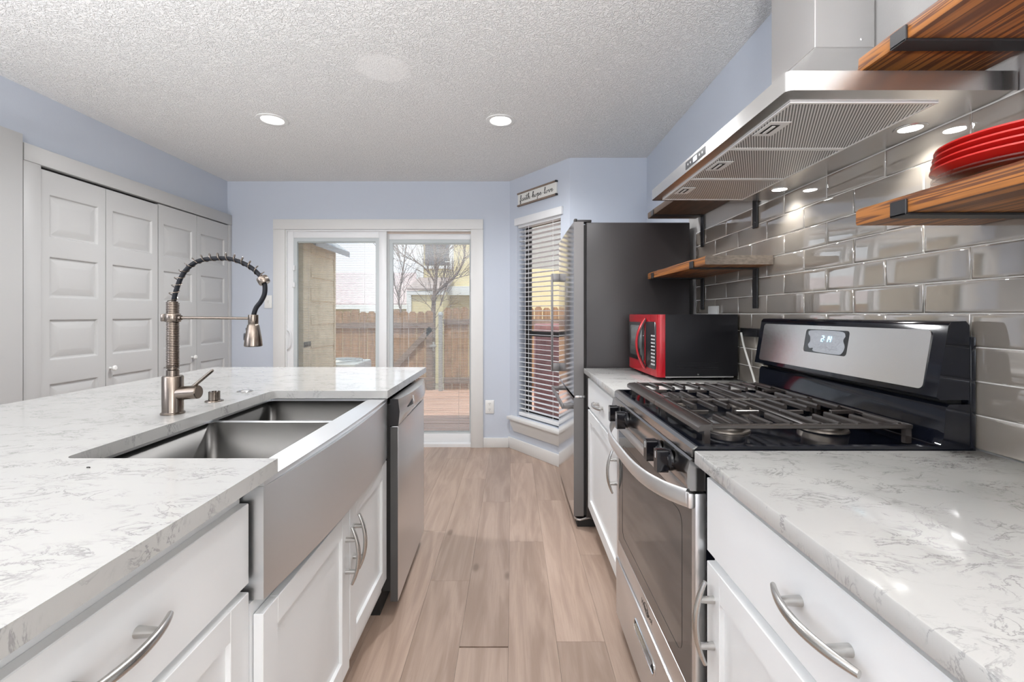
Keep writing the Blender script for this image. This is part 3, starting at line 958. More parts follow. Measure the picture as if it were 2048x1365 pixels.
def shaker(bm, x_front, out, y0, y1, z0, z1, fw=0.058, th=0.020):
    """Shaker door whose face looks along out*x."""
    xb = x_front - out * th
    xp = x_front - out * 0.010
    def bx(a, b, c_, d, xf, bev=0.0012): box(bm, min(xf, xb), max(xf, xb), a, b, c_, d, bev, 1)
    bx(y0, y0 + fw, z0, z1, x_front); bx(y1 - fw, y1, z0, z1, x_front)
    bx(y0 + fw, y1 - fw, z0, z0 + fw, x_front); bx(y0 + fw, y1 - fw, z1 - fw, z1, x_front)
    bx(y0 + fw - 0.002, y1 - fw + 0.002, z0 + fw - 0.002, z1 - fw + 0.002, xp, 0)


def cabinet(name, label, x_face, out, depth, y0, y1, toe=0.105, top=0.883, group=None):
    """Cabinet carcass with its face-frame front at x_face looking along out."""
    t = thing(name, label, 'cabinet', (x_face - out * depth / 2, (y0 + y1) / 2, 0), 0, group)
    xb = x_face - out * depth
    bm = B()
    box(bm, min(x_face, xb), max(x_face, xb), y0, y1, toe, top)
    obj('body', bm, M['cab'], t, smooth=0)
    xt = x_face - out * 0.06
    bm = B(); box(bm, min(xt, xb), max(xt, xb), y0 + 0.001, y1 - 0.001, 0.0, toe); obj('toe_kick', bm, M['carcass'], t, smooth=0)
    return t


def drawer_door(t, x, out, y0, y1, zd0, zd1, z0, z1, hz, door_handle, drawer_c):
    """One drawer over one shaker door on cabinet t, faces at x."""
    bm = B(); box(bm, min(x, x - out * 0.02), max(x, x - out * 0.02), y0, y1, zd0, zd1, 0.0015, 1)
    d = obj('drawer_front', bm, M['cab'], t)
    make_pull('handle', d, (x, drawer_c, (zd0 + zd1) / 2 + hz), (0, 1, 0), (out, 0, 0))
    bm = B(); shaker(bm, x, out, y0, y1, z0, z1)
    d = obj('door', bm, M['cab'], t)
    if door_handle: make_pull('handle', d, (x, *door_handle), (0, 0, 1), (out, 0, 0))
    return d


# drawer unit nearest the camera
t = cabinet('drawer_cabinet', 'white island cabinet with one drawer over a shaker door beside the sink', -0.542, 1, 0.62, 0.262, 0.895)
drawer_door(t, -0.522, 1, 0.268, 0.893, 0.681, 0.840, 0.13, 0.664, 0.012, (0.32, 0.55), 0.578)
dup(t, t.location - Vector((0, 0.64, 0)), 'white island cabinet at the end of the island beside the camera')

# sink cabinet with two doors
t = cabinet('sink_cabinet', 'white two-door cabinet under the farmhouse sink', -0.522, 1, 0.62, 0.896, 1.797, top=0.638)
bm = B(); shaker(bm, -0.500, 1, 0.904, 1.384, 0.128, 0.612); d = obj('door', bm, M['cab'], t)
make_pull('handle', d, (-0.500, 1.356, 0.487), (0, 0, 1), (1, 0, 0))
bm = B(); shaker(bm, -0.500, 1, 1.389, 1.794, 0.160, 0.632); d = obj('door', bm, M['cab'], t)
make_pull('handle', d, (-0.500, 1.418, 0.50), (0, 0, 1), (1, 0, 0))
# panels closing the island
t = thing('kitchen_island', 'white panelled back and end of the island under the worktop', 'kitchen island', (-1.3, 1.0, 0))
bm = B(); box(bm, -1.66, -0.545, 2.525, 2.545, 0.0, 0.883); obj('end_board', bm, M['cab'], t, smooth=0)
bm = B(); box(bm, -1.40, -1.38, -0.6, 2.523, 0.0, 0.883); obj('back_board', bm, M['cab'], t, smooth=0)

# ------------------------------------------------------------------ sink
SK0, SK1 = 0.902, 1.794
sink = thing('farmhouse_sink', 'stainless farmhouse sink with two bowls set into the island', 'sink', (-0.72, 1.35, 0.645))
RZ = 0.882


def apron_x(y, k=0.022):
    u = (y - (SK0 + SK1) / 2) / ((SK1 - SK0) / 2)
    return -0.497 + k * (1 - u * u)


def bowl(y0, y1, x0=-0.955, x1=-0.562, zb=0.652):
    bm = B()
    rr = 0.024
    def ring(ins, z, rad):
        return [bm.verts.new((p[0], p[1], z)) for p in rrect(x0 + ins, x1 - ins, y0 + ins, y1 - ins, rad, 5)]
    R = [ring(0, RZ - 0.010, rr), ring(0.001, zb + 0.03, rr), ring(0.008, zb + 0.008, rr), ring(0.028, zb, rr)]
    for a, b in zip(R, R[1:]):
        n = len(a)
        for k in range(n): bm.faces.new((a[k], a[(k + 1) % n], b[(k + 1) % n], b[k]))
    bm.faces.new(R[-1])
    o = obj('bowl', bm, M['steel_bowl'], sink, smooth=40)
    s = o.modifiers.new('shell', 'SOLIDIFY'); s.thickness = 0.002; s.offset = 1
    bm = B(); lathe(bm, ((x0 + x1) / 2 - 0.05, (y0 + y1) / 2, zb + 0.001), [(0.056, 0.0), (0.054, 0.003), (0.045, 0.002), (0.040, -0.0005), (0.0, -0.0008)], 28); obj('drain', bm, M['chrome'], sink)


bowl(0.918, 1.425); bowl(1.450, 1.780)
bm = B()
# rim deck: front strip, divider, ends
box(bm, -0.955, -0.562, 1.425, 1.450, RZ - 0.03, RZ - 0.009, 0.004)
obj('divider', bm, M['steel_sink'], sink)
bm = B()
n = 24
prof_y = [SK0 + (SK1 - SK0) * k / n for k in range(n + 1)]
outl = [(-0.562, SK0)] + [(apron_x(y, 0.012), y) for y in prof_y] + [(-0.562, SK1)]
prism(bm, outl, 'z', RZ - 0.012, RZ, 0.003, 2)
box(bm, -0.965, -0.562, SK0, 0.918, RZ - 0.012, RZ - 0.002); box(bm, -0.965, -0.562, 1.780, SK1, RZ - 0.012, RZ - 0.002); box(bm, -0.985, -0.955, SK0, SK1, RZ - 0.012, RZ - 0.002)
obj('rim', bm, M['steel_sink'], sink)
bm = B()
outl = [(-0.545, SK0)] + [(apron_x(y) if 0 < i < n else apron_x(y) - 0.001, y) for i, y in enumerate(prof_y)] + [(-0.545, SK1)]
prism(bm, outl, 'z', 0.643, RZ - 0.0125, 0.002, 2)
obj('apron', bm, M['steel_sink'], sink, smooth=30)

# ------------------------------------------------------------------ faucet
FX, FY = -1.026, 1.361
fa = thing('kitchen_faucet', 'brushed nickel spring faucet with a black hose arching over the sink', 'faucet', (FX, FY, CT))
bm = B(); lathe(bm, (FX, FY, CT), [(0.0, 0.0005), (0.0315, 0.0005), (0.0315, 0.004), (0.028, 0.007), (0.0275, 0.010), (0.0275, 0.112), (0.0255, 0.115), (0.0, 0.115)], 36); obj('base', bm, M['nickel'], fa)
bm = B()
lathe(bm, (FX, FY, CT), [(0.0, 0.113), (0.0165, 0.113), (0.0165, 0.132), (0.0135, 0.134), (0.0135, 0.338), (0.0, 0.338)], 28)
P = []
for k in range(40 * 12 + 1):
    t = k / 12
    P.append((FX + 0.0152 * math.cos(2 * PI * t), FY + 0.0152 * math.sin(2 * PI * t), CT + 0.136 + 0.202 * t / 40))
tube(bm, P, 0.0022, 6)
obj('spring_column', bm, M['nickel'], fa)
ZA = 1.2045
bm = B(); lathe(bm, (FX, FY, ZA), [(0.0195, -0.0125), (0.0205, -0.011), (0.0205, 0.011), (0.0195, 0.0125), (0.016, 0.0125), (0.016, -0.0125), (0.0195, -0.0125)], 28)
box(bm, FX - 0.030, FX - 0.018, FY - 0.011, FY + 0.011, ZA - 0.011, ZA + 0.011, 0.002)
obj('collar', bm, M['nickel'], fa)
SX = FX + (507 - 346) * FY / 900.0
bm = B(); tube(bm, [(FX + 0.019, FY, ZA), (FX + 0.026, FY, ZA), (FX + 0.026, FY, ZA)], 0.0075, 14); tube(bm, [(FX + 0.02, FY, ZA), (SX - 0.014, FY, ZA - 0.002)], 0.0042, 14); obj('support_arm', bm, M['nickel'], fa)


def fpt(px, py): return (FX + (px - 346) * FY / 900.0, FY, 1.215 - (py - 629) * FY / 900.0)


arch = catmull([fpt(*p) for p in ((347, 610), (350, 592), (356, 572), (364, 553), (376, 537), (392, 525), (412, 519), (437, 517), (460, 518), (481, 524), (502, 535), (518, 549), (527, 561))], 10)
bm = B(); tube(bm, arch, 0.0066, 12); obj('hose', bm, M['hose'], fa)
# open spring wire around the arch
bm = B()
L = [0.0]
for a, b in zip(arch, arch[1:]): L.append(L[-1] + (b - a).length)
tot = L[-1]
turns = 16.0
P = []
NN = int(turns * 14)
j = 0
for k in range(NN + 1):
    s = tot * k / NN
    while j < len(L) - 2 and L[j + 1] < s: j += 1
    f = (s - L[j]) / max(1e-9, L[j + 1] - L[j])
    p = arch[j].lerp(arch[j + 1], f)
    d = (arch[min(j + 2, len(arch) - 1)] - arch[max(j - 1, 0)]).normalized()
    u = Vector((0, 1, 0)); v = d.cross(u).normalized()
    rad = 0.0115
    SPRING_SIDE = 0.0045
    ang = 2 * PI * turns * k / NN
    P.append(p + v * SPRING_SIDE + u * (rad * math.cos(ang)) + v * (rad * math.sin(ang)))
tube(bm, P, 0.0014, 6)
obj('spring_wire', bm, M['nickel'], fa)
bm = B()
a = Vector(fpt(523.5, 555)); b = Vector(fpt(531, 567.5))
tube(bm, [a, a.lerp(b, 0.15), a.lerp(b, 0.85), b], [0.0150, 0.0165, 0.0165, 0.0145], 24); obj('ferrule', bm, M['nickel'], fa)
bm = B(); tube(bm, catmull([fpt(*p) for p in ((528, 562), (530.5, 575), (529, 590), (522, 604), (513.5, 615), (509, 626), (507.5, 636))], 6), 0.0068, 12); obj('spout_hose', bm, M['hose'], fa)
zt = 1.215 - (630 - 629) * FY / 900
bm = B(); lathe(bm, (SX, FY, 0), [(0.0, zt), (0.0135, zt), (0.0140, zt - 0.002), (0.0138, zt - 0.026), (0.0132, zt - 0.028), (0.0165, zt - 0.032), (0.0235, zt - 0.075), (0.0250, zt - 0.090), (0.0250, zt - 0.094), (0.0225, zt - 0.096), (0.0, zt - 0.094)], 32); sp = obj('spray_head', bm, M['nickel'], fa)
bm = B(); box(bm, SX - 0.0275, SX - 0.017, FY - 0.006, FY + 0.006, zt - 0.078, zt - 0.055, 0.003); box(bm, SX - 0.021, SX - 0.015, FY - 0.005, FY + 0.005, zt - 0.049, zt - 0.039, 0.002); obj('spray_button', bm, M['black'], sp)
bm = B()
h0 = Vector((FX + 0.022, FY - 0.004, CT + 0.052)); h1 = Vector((FX + 0.081, FY - 0.004, CT + 0.062))
h1 = Vector((FX + 0.079, FY, CT + 0.066)); h0 = Vector((FX + 0.020, FY, CT + 0.062))
tube(bm, [h0, h1 - (h1 - h0) * 0.04, h1], [0.0205, 0.0205, 0.0185], 28)
hd = obj('valve_body', bm, M['nickel'], fa)
bm = B(); tube(bm, [Vector((FX + 0.059, FY, CT + 0.080)), Vector((FX + 0.116, FY + 0.004, CT + 0.129)), Vector((FX + 0.119, FY + 0.004, CT + 0.1315))], [0.0052, 0.0047, 0.0035], 14); obj('lever', bm, M['nickel'], hd)

# air gap, hole cover and crumb on the island
gx, gy = -1.030, 1.557
t = thing('air_gap', 'small notched nickel fitting on the island beside the faucet', 'air gap', (gx, gy, CT))
bm = B(); lathe(bm, (gx, gy, CT), [(0.0, 0.0004), (0.0285, 0.0004), (0.027, 0.0035), (0.020, 0.0055), (0.0165, 0.006), (0.0, 0.006)], 32); obj('flange', bm, M['nickel'], t)
bm = B()
for k in range(5):
    a0 = 2 * PI * k / 5 + 0.5
    lathe(bm, (gx, gy, CT), [(0.0175, 0.0062), (0.0175, 0.034), (0.0140, 0.034), (0.0140, 0.0062), (0.0175, 0.0062)], 6, a0=a0, a1=a0 + 2 * PI / 5 * 0.72)
lathe(bm, (gx, gy, CT), [(0.0, 0.0062), (0.0135, 0.0062), (0.0135, 0.024), (0.0, 0.024)], 20)
obj('notched_cap', bm, M['nickel'], t)
gx, gy = -1.037, 1.748
t = thing('hole_cover', 'flat chrome ring lying on the island behind the notched fitting', 'cover', (gx, gy, CT))
bm = B(); lathe(bm, (gx, gy, CT), [(0.016, 0.0005), (0.028, 0.0005), (0.0285, 0.0025), (0.025, 0.0042), (0.019, 0.0042), (0.016, 0.002), (0.016, 0.0005)], 32); obj('ring', bm, M['chrome'], t)
bm = B(); lathe(bm, (gx, gy, CT), [(0.0, 0.0006), (0.0158, 0.0006), (0.0158, 0.0018), (0.0, 0.0018)], 24); obj('plug', bm, M['white_plastic'], t)
bm = B(); tube(bm, catmull([(-0.832, 0.880, CT + 0.0013), (-0.828, 0.881, CT + 0.0016), (-0.825, 0.879, CT + 0.0013)], 4), 0.0011, 8)
tag(obj('crumb', bm, M['dark']), 'tiny dark crumb on the island worktop in front of the sink', 'crumb')

# ------------------------------------------------------------------ dishwasher (turned a little towards the island)
DY0 = 1.810
dw = thing('dishwasher', 'stainless dishwasher with a bulging control panel at the end of the island', 'dishwasher', (-0.4575, DY0, 0), math.radians(1.2))
DL = 0.592


def dwo(name, bm, m, parent=dw, smooth=35):
    o = obj(name, bm, m, parent, smooth, local=True)
    return o


bm = B(); box(bm, -0.60, -0.033, 0.003, DL - 0.003, 0.10, 0.850); dwo('tub', bm, M['dark'], smooth=0)
bm = B(); box(bm, -0.56, -0.075, 0.006, DL - 0.006, 0.0, 0.10); dwo('kick_plate', bm, M['dark'], smooth=0)
bm = B(); box(bm, -0.030, 0.0, 0.0, DL, 0.058, 0.764, 0.004); dwo('door_panel', bm, M['steel'])
bm = B()
n = 20
PZ0, PZ1 = 0.768, 0.873


def bow(u): return 0.034 * (1 - (2 * u - 1) ** 2)


rings = []
for k in range(n + 1):
    u = k / n
    b = bow(u)
    y = DL * u
    rings.append([bm.verts.new(p) for p in ((-0.030, y, PZ0), (0.0, y, PZ0), (0.004 + b * 0.55, y, PZ0 + 0.030), (0.006 + b, y, PZ0 + 0.055), (0.003 + b * 0.9, y, PZ0 + 0.085), (-0.001 + b * 0.8, y, PZ1), (-0.030, y, PZ1))])
for a, b in zip(rings, rings[1:]):
    for i in range(7):
        bm.faces.new((a[i], b[i], b[(i + 1) % 7], a[(i + 1) % 7]))
bm.faces.new(rings[0][::-1]); bm.faces.new(rings[-1])
pn = dwo('control_panel', bm, M['steel_h'], smooth=40)
bm = B(); prism(bm, [(-0.032, PZ0 - 0.001), (0.0005, PZ0 - 0.001), (0.0062, PZ0 + 0.055), (0.0, PZ1 + 0.001), (-0.032, PZ1 + 0.001)], 'y', -0.003, 0.0002); dwo('end_cap', bm, M['black'], pn)
PROF = ((0.0, 0.0, 0.0), (0.030, 0.004, 0.55), (0.055, 0.006, 1.0), (0.085, 0.003, 0.9), (0.105, -0.001, 0.8))


def psx(u, z):
    for (z0, a0, k0), (z1, a1, k1) in zip(PROF, PROF[1:]):
        if z <= z1:
            f = (z - z0) / (z1 - z0)
            return a0 + (a1 - a0) * f + bow(u) * (k0 + (k1 - k0) * f)
    return 0.0


def panel_patch(name, us, lo_f, hi_f, m, thick):
    bm = B()
    cols = [(bm.verts.new((psx(u, lo_f(u)) + 0.0006, DL * u, PZ0 + lo_f(u))), bm.verts.new((psx(u, (lo_f(u) + hi_f(u)) / 2) + 0.0006, DL * u, PZ0 + (lo_f(u) + hi_f(u)) / 2)), bm.verts.new((psx(u, hi_f(u)) + 0.0006, DL * u, PZ0 + hi_f(u)))) for u in us]
    for a, b in zip(cols, cols[1:]):
        bm.faces.new((a[0], b[0], b[1], a[1])); bm.faces.new((a[1], b[1], b[2], a[2]))
    o = dwo(name, bm, m, pn)
    sm = o.modifiers.new('depth', 'SOLIDIFY'); sm.thickness = thick; sm.offset = 0
    return o


arcf = lambda u: 0.004 + 0.020 * math.sin(PI * min(1, max(0, (u - 0.26) / 0.56)))
panel_patch('pocket_handle', [0.27 + 0.54 * k / 16 for k in range(17)], lambda u: 0.0015, arcf, M['dark'], 0.0012)
bm = B(); tube(bm, [(psx(u, arcf(u)) + 0.001, DL * u, PZ0 + arcf(u) + 0.001) for u in [0.27 + 0.54 * k / 16 for k in range(17)]], 0.0013, 6); dwo('pocket_edge', bm, M['chrome'], pn)
panel_patch('vent', [0.13, 0.16, 0.19, 0.22, 0.25], lambda u: 0.058, lambda u: 0.060 + 0.022 * (u - 0.13) / 0.12, M['black'], 0.0012)
panel_patch('button_strip', [0.275, 0.285, 0.295], lambda u: 0.040, lambda u: 0.092, M['chrome'], 0.0014)
bm = B(); box(bm, -0.031, -0.0015, -0.0022, -0.0002, 0.060, 0.762); dwo('door_edge', bm, M['dark_edge'], smooth=0)

# ------------------------------------------------------------------ right run: worktops and base cabinets
RX = 0.402
bm = B(); box(bm, RX, 1.032, -0.62, 0.994, CT - 0.030, CT, 0.003); o = obj('countertop', bm, M['quartz'])
tag(o, 'white veined quartz worktop nearest the camera beside the range', 'countertop')
bm = B(); box(bm, RX, 1.032, 1.757, 2.521, CT - 0.030, CT, 0.003); o = obj('countertop', bm, M['quartz'])
tag(o, 'white quartz worktop under the microwave between range and refrigerator', 'countertop')
t = cabinet('base_cabinet', 'white base cabinet nearest the camera beside the range', 0.440, -1, 0.59, 0.252, 0.976)
drawer_door(t, 0.420, -1, 0.256, 0.970, 0.707, 0.864, 0.13, 0.685, 0.012, (0.937, 0.572), 0.607)
dup(t, t.location - Vector((0, 0.728, 0)), 'white base cabinet beside the camera under the worktop')
t = cabinet('base_cabinet', 'white base cabinet with one drawer between range and refrigerator', 0.440, -1, 0.59, 1.764, 2.500)
drawer_door(t, 0.420, -1, 1.768, 2.486, 0.705, 0.862, 0.15, 0.690, -0.004, (1.800, 0.585), 2.127)

# ------------------------------------------------------------------ tiled backsplash
TP, TL = 0.0757, 0.2318
bm = B()
rt = random.Random(3)
Y0, Y1 = -0.62, 2.533
for row in range(10):
    z0 = CT + row * TP + 0.0014; z1 = CT + (row + 1) * TP - 0.0014
    off = (1.0164 if row % 2 == 1 else 1.1326) % TL
    y = off - TL * 9
    while y < Y1:
        a, b = max(y + 0.0014, Y0), min(y + TL - 0.0014, Y1)
        y += TL
        if b - a < 0.004: continue
        tx, tz = rt.uniform(-0.0005, 0.0005), rt.uniform(-0.0003, 0.0003)
        ringz = []
        for ins, dep in ((0.0, 0.0), (0.0, 0.0024), (0.0012, 0.0036), (0.0042, 0.0043), (0.0085, 0.0046)):
            q = [(a + ins, z0 + ins), (b - ins, z0 + ins), (b - ins, z1 - ins), (a + ins, z1 - ins)]
            ringz.append([bm.verts.new((1.0396 - dep - (0 if dep == 0 else tx * (1 if i in (1, 2) else -1) + tz * (1 if i > 1 else -1)), p[0], p[1])) for i, p in enumerate(q)])
        for r0, r1 in zip(ringz, ringz[1:]):
            for k in range(4): bm.faces.new((r0[k], r0[(k + 1) % 4], r1[(k + 1) % 4], r1[k]))
        bm.faces.new(ringz[-1])
nb = len(bm.faces)
bm.faces.ensure_lookup_table()
box(bm, 1.0385, 1.0448, Y0, Y1 + 0.004, CT + 0.001, CT + 10 * TP + 0.003, mi=1)
bt = obj('wall_backsplash', bm, [M['tile'], M['grout']], smooth=60)
tag(bt, 'glossy grey glass subway tiles behind the range', kind='structure')

# ------------------------------------------------------------------ range
RY0, RY1 = 0.999, 1.753
RC = (RY0 + RY1) / 2
rg = thing('gas_range', 'stainless gas range with black cooktop between the white base cabinets', 'range', (0.72, RC, 0))
bm = B(); box(bm, 0.432, 1.030, RY0 + 0.002, RY1 - 0.002, 0.03, 0.893); obj('body', bm, M['enamel'], rg, smooth=0)
for y in (RY0 + 0.05, RY1 - 0.05):
    bm = B(); lathe(bm, (0.47, y, 0), [(0.016, 0.0), (0.016, 0.012), (0.008, 0.014), (0.008, 0.031)], 16); obj('foot', bm, M['black'], rg)
# cooktop: raised lip around a sunken pan
bm = B()
prism(bm, [(0.403, 0.900), (0.405, 0.914), (0.414, 0.9215), (0.428, 0.9215), (0.436, 0.912), (0.955, 0.912), (0.975, 0.900), (0.975, 0.893), (0.403, 0.893)], 'y', RY0 + 0.014, RY1 - 0.014)
for y0, y1 in ((RY0, RY0 + 0.014), (RY1 - 0.014, RY1)):
    prism(bm, [(0.403, 0.900), (0.405, 0.914), (0.414, 0.9215), (0.975, 0.9215), (0.975, 0.893), (0.403, 0.893)], 'y', y0, y1, 0.002)
obj('cooktop', bm, M['enamel'], rg)
bm = B(); prism(bm, [(0.4035, 0.897), (0.4050, 0.9145), (0.4120, 0.9205), (0.4090, 0.9215), (0.4005, 0.9150), (0.3985, 0.898)], 'y', RY0, RY1); obj('front_lip', bm, M['steel_dark'], rg)
bm = B(); prism(bm, [(0.404, 0.8965), (0.395, 0.890), (0.389, 0.865), (0.389, 0.838), (0.396, 0.822), (0.43, 0.822), (0.43, 0.8965)], 'y', RY0, RY1); cp = obj('control_panel', bm, M['steel_dark'], rg)


def knob(y, z=0.857):
    x = 0.389
    bm = B(); lathe(bm, (x, y, z), [(0.026, -0.0005), (0.0255, -0.006), (0.021, -0.009), (0.0185, -0.011), (0.0185, -0.013)], 28, 'x'); k = obj('knob', bm, M['knob_black'], rg)
    bm = B(); prism(bm, rrect(y - 0.0135, y + 0.0135, z - 0.028, z + 0.028, 0.006), 'x', x - 0.037, x - 0.009, 0.003); obj('grip', bm, M['knob_black'], k)
    bm = B(); box(bm, x - 0.0378, x - 0.0365, y - 0.0015, y + 0.0015, z + 0.006, z + 0.022); obj('pointer', bm, M['key'], k)


for y in (1.105, 1.190, 1.520, 1.628): knob(y)
# oven door
bm = B()
OX = 0.408
box(bm, OX, OX + 0.030, RY0 + 0.003, RY0 + 0.025, 0.282, 0.815, 0.003); box(bm, OX, OX + 0.030, RY1 - 0.025, RY1 - 0.003, 0.282, 0.815, 0.003)
box(bm, OX, OX + 0.030, RY0 + 0.025, RY1 - 0.025, 0.282, 0.348, 0.003); box(bm, OX, OX + 0.030, RY0 + 0.025, RY1 - 0.025, 0.772, 0.815, 0.003)
od = obj('oven_door', bm, M['steel'], rg)
bm = B(); box(bm, OX + 0.0015, OX + 0.022, RY0 + 0.0255, RY1 - 0.0255, 0.3485, 0.7715); obj('door_glass', bm, M['oven_glass'], od)
bm = B()
for r in (rrect(RY0 + 0.085, RY1 - 0.085, 0.395, 0.735, 0.03),):
    P = [(OX + 0.0012, p[0], p[1]) for p in r]; tube(bm, P + [P[0]], 0.0004, 4)
obj('window_edge', bm, M['dark_glass'], od)
# bowed door handle
bm = B()
pts = []
for k in range(29):
    t = -1 + k / 14
    w = max(0.0, 1 - abs(t) ** 3.2)
    pts.append((OX - 0.012 - 0.062 * w, RC + t * 0.362, 0.800 - 0.012 * w))
tube(bm, pts, 0.021, 16, flat=0.30, ref=(0, 0, 1))
for s in (-1, 1):
    box(bm, OX - 0.016, OX + 0.001, RC + s * 0.362 - 0.013, RC + s * 0.362 + 0.013, 0.780, 0.816, 0.005)
obj('door_handle', bm, M['steel_satin'], od)
# small script emblem with a ring on the bottom band of the door
cv = bpy.data.curves.new('emblem_text', 'FONT'); cv.body = 'Whirlpool'; cv.size = 0.026; cv.align_x = 'CENTER'; cv.align_y = 'CENTER'; cv.extrude = 0.0002; cv.shear = 0.25
tmp = bpy.data.objects.new('emblem_text', cv); C.objects.link(tmp)
bpy.context.view_layer.update()
me = bpy.data.meshes.new_from_object(tmp.evaluated_get(bpy.context.evaluated_depsgraph_get()))
bpy.data.objects.remove(tmp)
bm = B(); bm.from_mesh(me)
bmesh.ops.transform(bm, matrix=Matrix(((0, 0, -1, OX - 0.0004), (-1, 0, 0, RC - 0.01), (0, 1, 0, 0.315), (0, 0, 0, 1))), verts=bm.verts[:])
P = [(OX - 0.0004, RC - 0.01 + 0.020 * math.cos(2 * PI * k / 24), 0.317 + 0.014 * math.sin(2 * PI * k / 24) + 0.006 * math.cos(2 * PI * k / 24)) for k in range(25)]
tube(bm, P, 0.0008, 5)
obj('emblem', bm, M['black'], od, smooth=0)
# storage drawer
bm = B(); box(bm, OX - 0.004, OX + 0.024, RY0 + 0.003, RY1 - 0.003, 0.055, 0.274, 0.006); sd = obj('storage_drawer', bm, M['steel'], rg)
bm = B(); prism(bm, rrect(RC - 0.105, RC + 0.105, 0.185, 0.222, 0.017), 'x', OX - 0.0055, OX - 0.003); obj('pull_recess', bm, M['dark'], sd)
bm = B()
rr_ = rrect(RC - 0.105, RC + 0.105, 0.185, 0.222, 0.017); P = [(OX - 0.0055, a, b) for a, b in rr_]; tube(bm, P + [P[0]], 0.0028, 6)
prism(bm, [(OX - 0.006, 0.213), (OX - 0.012, 0.205), (OX - 0.010, 0.196), (OX - 0.0055, 0.192)], 'y', RC - 0.085, RC + 0.085)
obj('pull_grip', bm, M['chrome'], sd)
# burners
for bx_, by_ in ((0.565, RC - 0.19), (0.565, RC + 0.19), (0.82, RC - 0.19), (0.82, RC + 0.19)):
    bm = B(); lathe(bm, (bx_, by_, 0.9125), [(0.058, 0.0), (0.056, 0.004), (0.045, 0.006), (0.044, 0.016), (0.0, 0.016)], 30); bu = obj('burner', bm, M['alu'], rg)
    bm = B(); lathe(bm, (bx_, by_, 0.9125), [(0.0, 0.0165), (0.046, 0.0165), (0.047, 0.020), (0.043, 0.024), (0.0, 0.025)], 30); obj('burner_cap', bm, M['burner'], bu)


def grate(y0, y1):
    bm = B()
    x0, x1, zt_, zb = 0.447, 0.938, 0.957, 0.946
    # thick rounded front rail, outer side rails, back rail
    prism(bm, [(x0 - 0.012, zb - 0.006), (x0 - 0.012, zt_ - 0.007), (x0 - 0.004, zt_ - 0.001), (x0 + 0.018, zt_ + 0.001), (x0 + 0.024, zb)], 'y', y0, y1, 0.002)
    def bar(a, b, c_, d, h=zt_): box(bm, a, b, c_, d, zb, h, 0.002, 1)
    bar(x0 + 0.02, x1, y0, y0 + 0.013); bar(x0 + 0.02, x1, y1 - 0.013, y1); bar(x1 - 0.013, x1 - 0.0002, y0 + 0.0128, y1 - 0.0128)
    ym = (y0 + y1) / 2
    bar((x0 + x1) / 2 - 0.006, (x0 + x1) / 2 + 0.006, y0 + 0.0128, y1 - 0.0128)
    for xc in (0.565, 0.82):
        bar(xc - 0.100, xc - 0.036, ym - 0.005, ym + 0.005); bar(xc + 0.036, xc + 0.100, ym - 0.005, ym + 0.005)
        for k, dx in enumerate((-0.094, -0.047, 0.0, 0.047, 0.094)):
            ln = (y1 - y0) / 2 - (0.034 if dx == 0 else 0.060 if abs(dx) < 0.05 else 0.0 if dx < 0 else 0.045)
            for (ya, yb) in ((y0 + 0.010, y0 + ln), (y1 - ln, y1 - 0.010)):
                prism(bm, [(xc + dx - 0.0050, zb), (xc + dx - 0.0050, zt_ - 0.002), (xc + dx - 0.0032, zt_ + 0.003), (xc + dx + 0.0032, zt_ + 0.003), (xc + dx + 0.0050, zt_ - 0.002), (xc + dx + 0.0050, zb)], 'y', ya, yb)
    for x in (x0 + 0.01, x1 - 0.01):
        for y in (y0 + 0.008, y1 - 0.008): box(bm, x - 0.007, x + 0.007, y - 0.006, y + 0.006, 0.9122, zb + 0.001)
    obj('grate', bm, M['iron'], rg)


grate(RC - 0.325, RC - 0.0015); grate(RC + 0.0015, RC + 0.325)
# backguard
bm = B()
front = [(0.944, 1.030), (0.971, 1.190), (0.978, 1.198), (1.010, 1.200), (1.018, 1.190), (1.018, 1.024), (0.952, 1.024)]
prism(bm, front, 'y', RY0 + 0.002, RY1 - 0.002, 0.010, 3)
bg = obj('backguard', bm, M['enamel'], rg, smooth=50)
bm = B(); box(bm, 1.0185, 1.0325, RY0 + 0.001, RY1 - 0.001, 0.893, 1.165, 0.003); obj('back_plate', bm, M['enamel'], rg)
bm = B()
prof = [(0.930, 0.9125), (0.945, 0.917), (0.955, 0.928), (0.960, 0.945), (0.964, 1.004), (0.972, 1.014), (1.018, 1.014), (1.018, 0.893), (0.975, 0.893)]
prism(bm, prof, 'y', RY0 + 0.001, RY1 - 0.001, 0.002)
obj('riser', bm, M['enamel'], rg, smooth=50)
bm = B(); box(bm, 0.985, 1.017, RY0 + 0.02, RY1 - 0.02, 1.0142, 1.0238); obj('vent_slot', bm, M['dark'], rg)


def bgp(y, z, o=0.0):
    """Point on the slanted face of the backguard."""
    x = 0.944 + (z - 1.030) * (0.027 / 0.160)
    return (x - o, y, z)


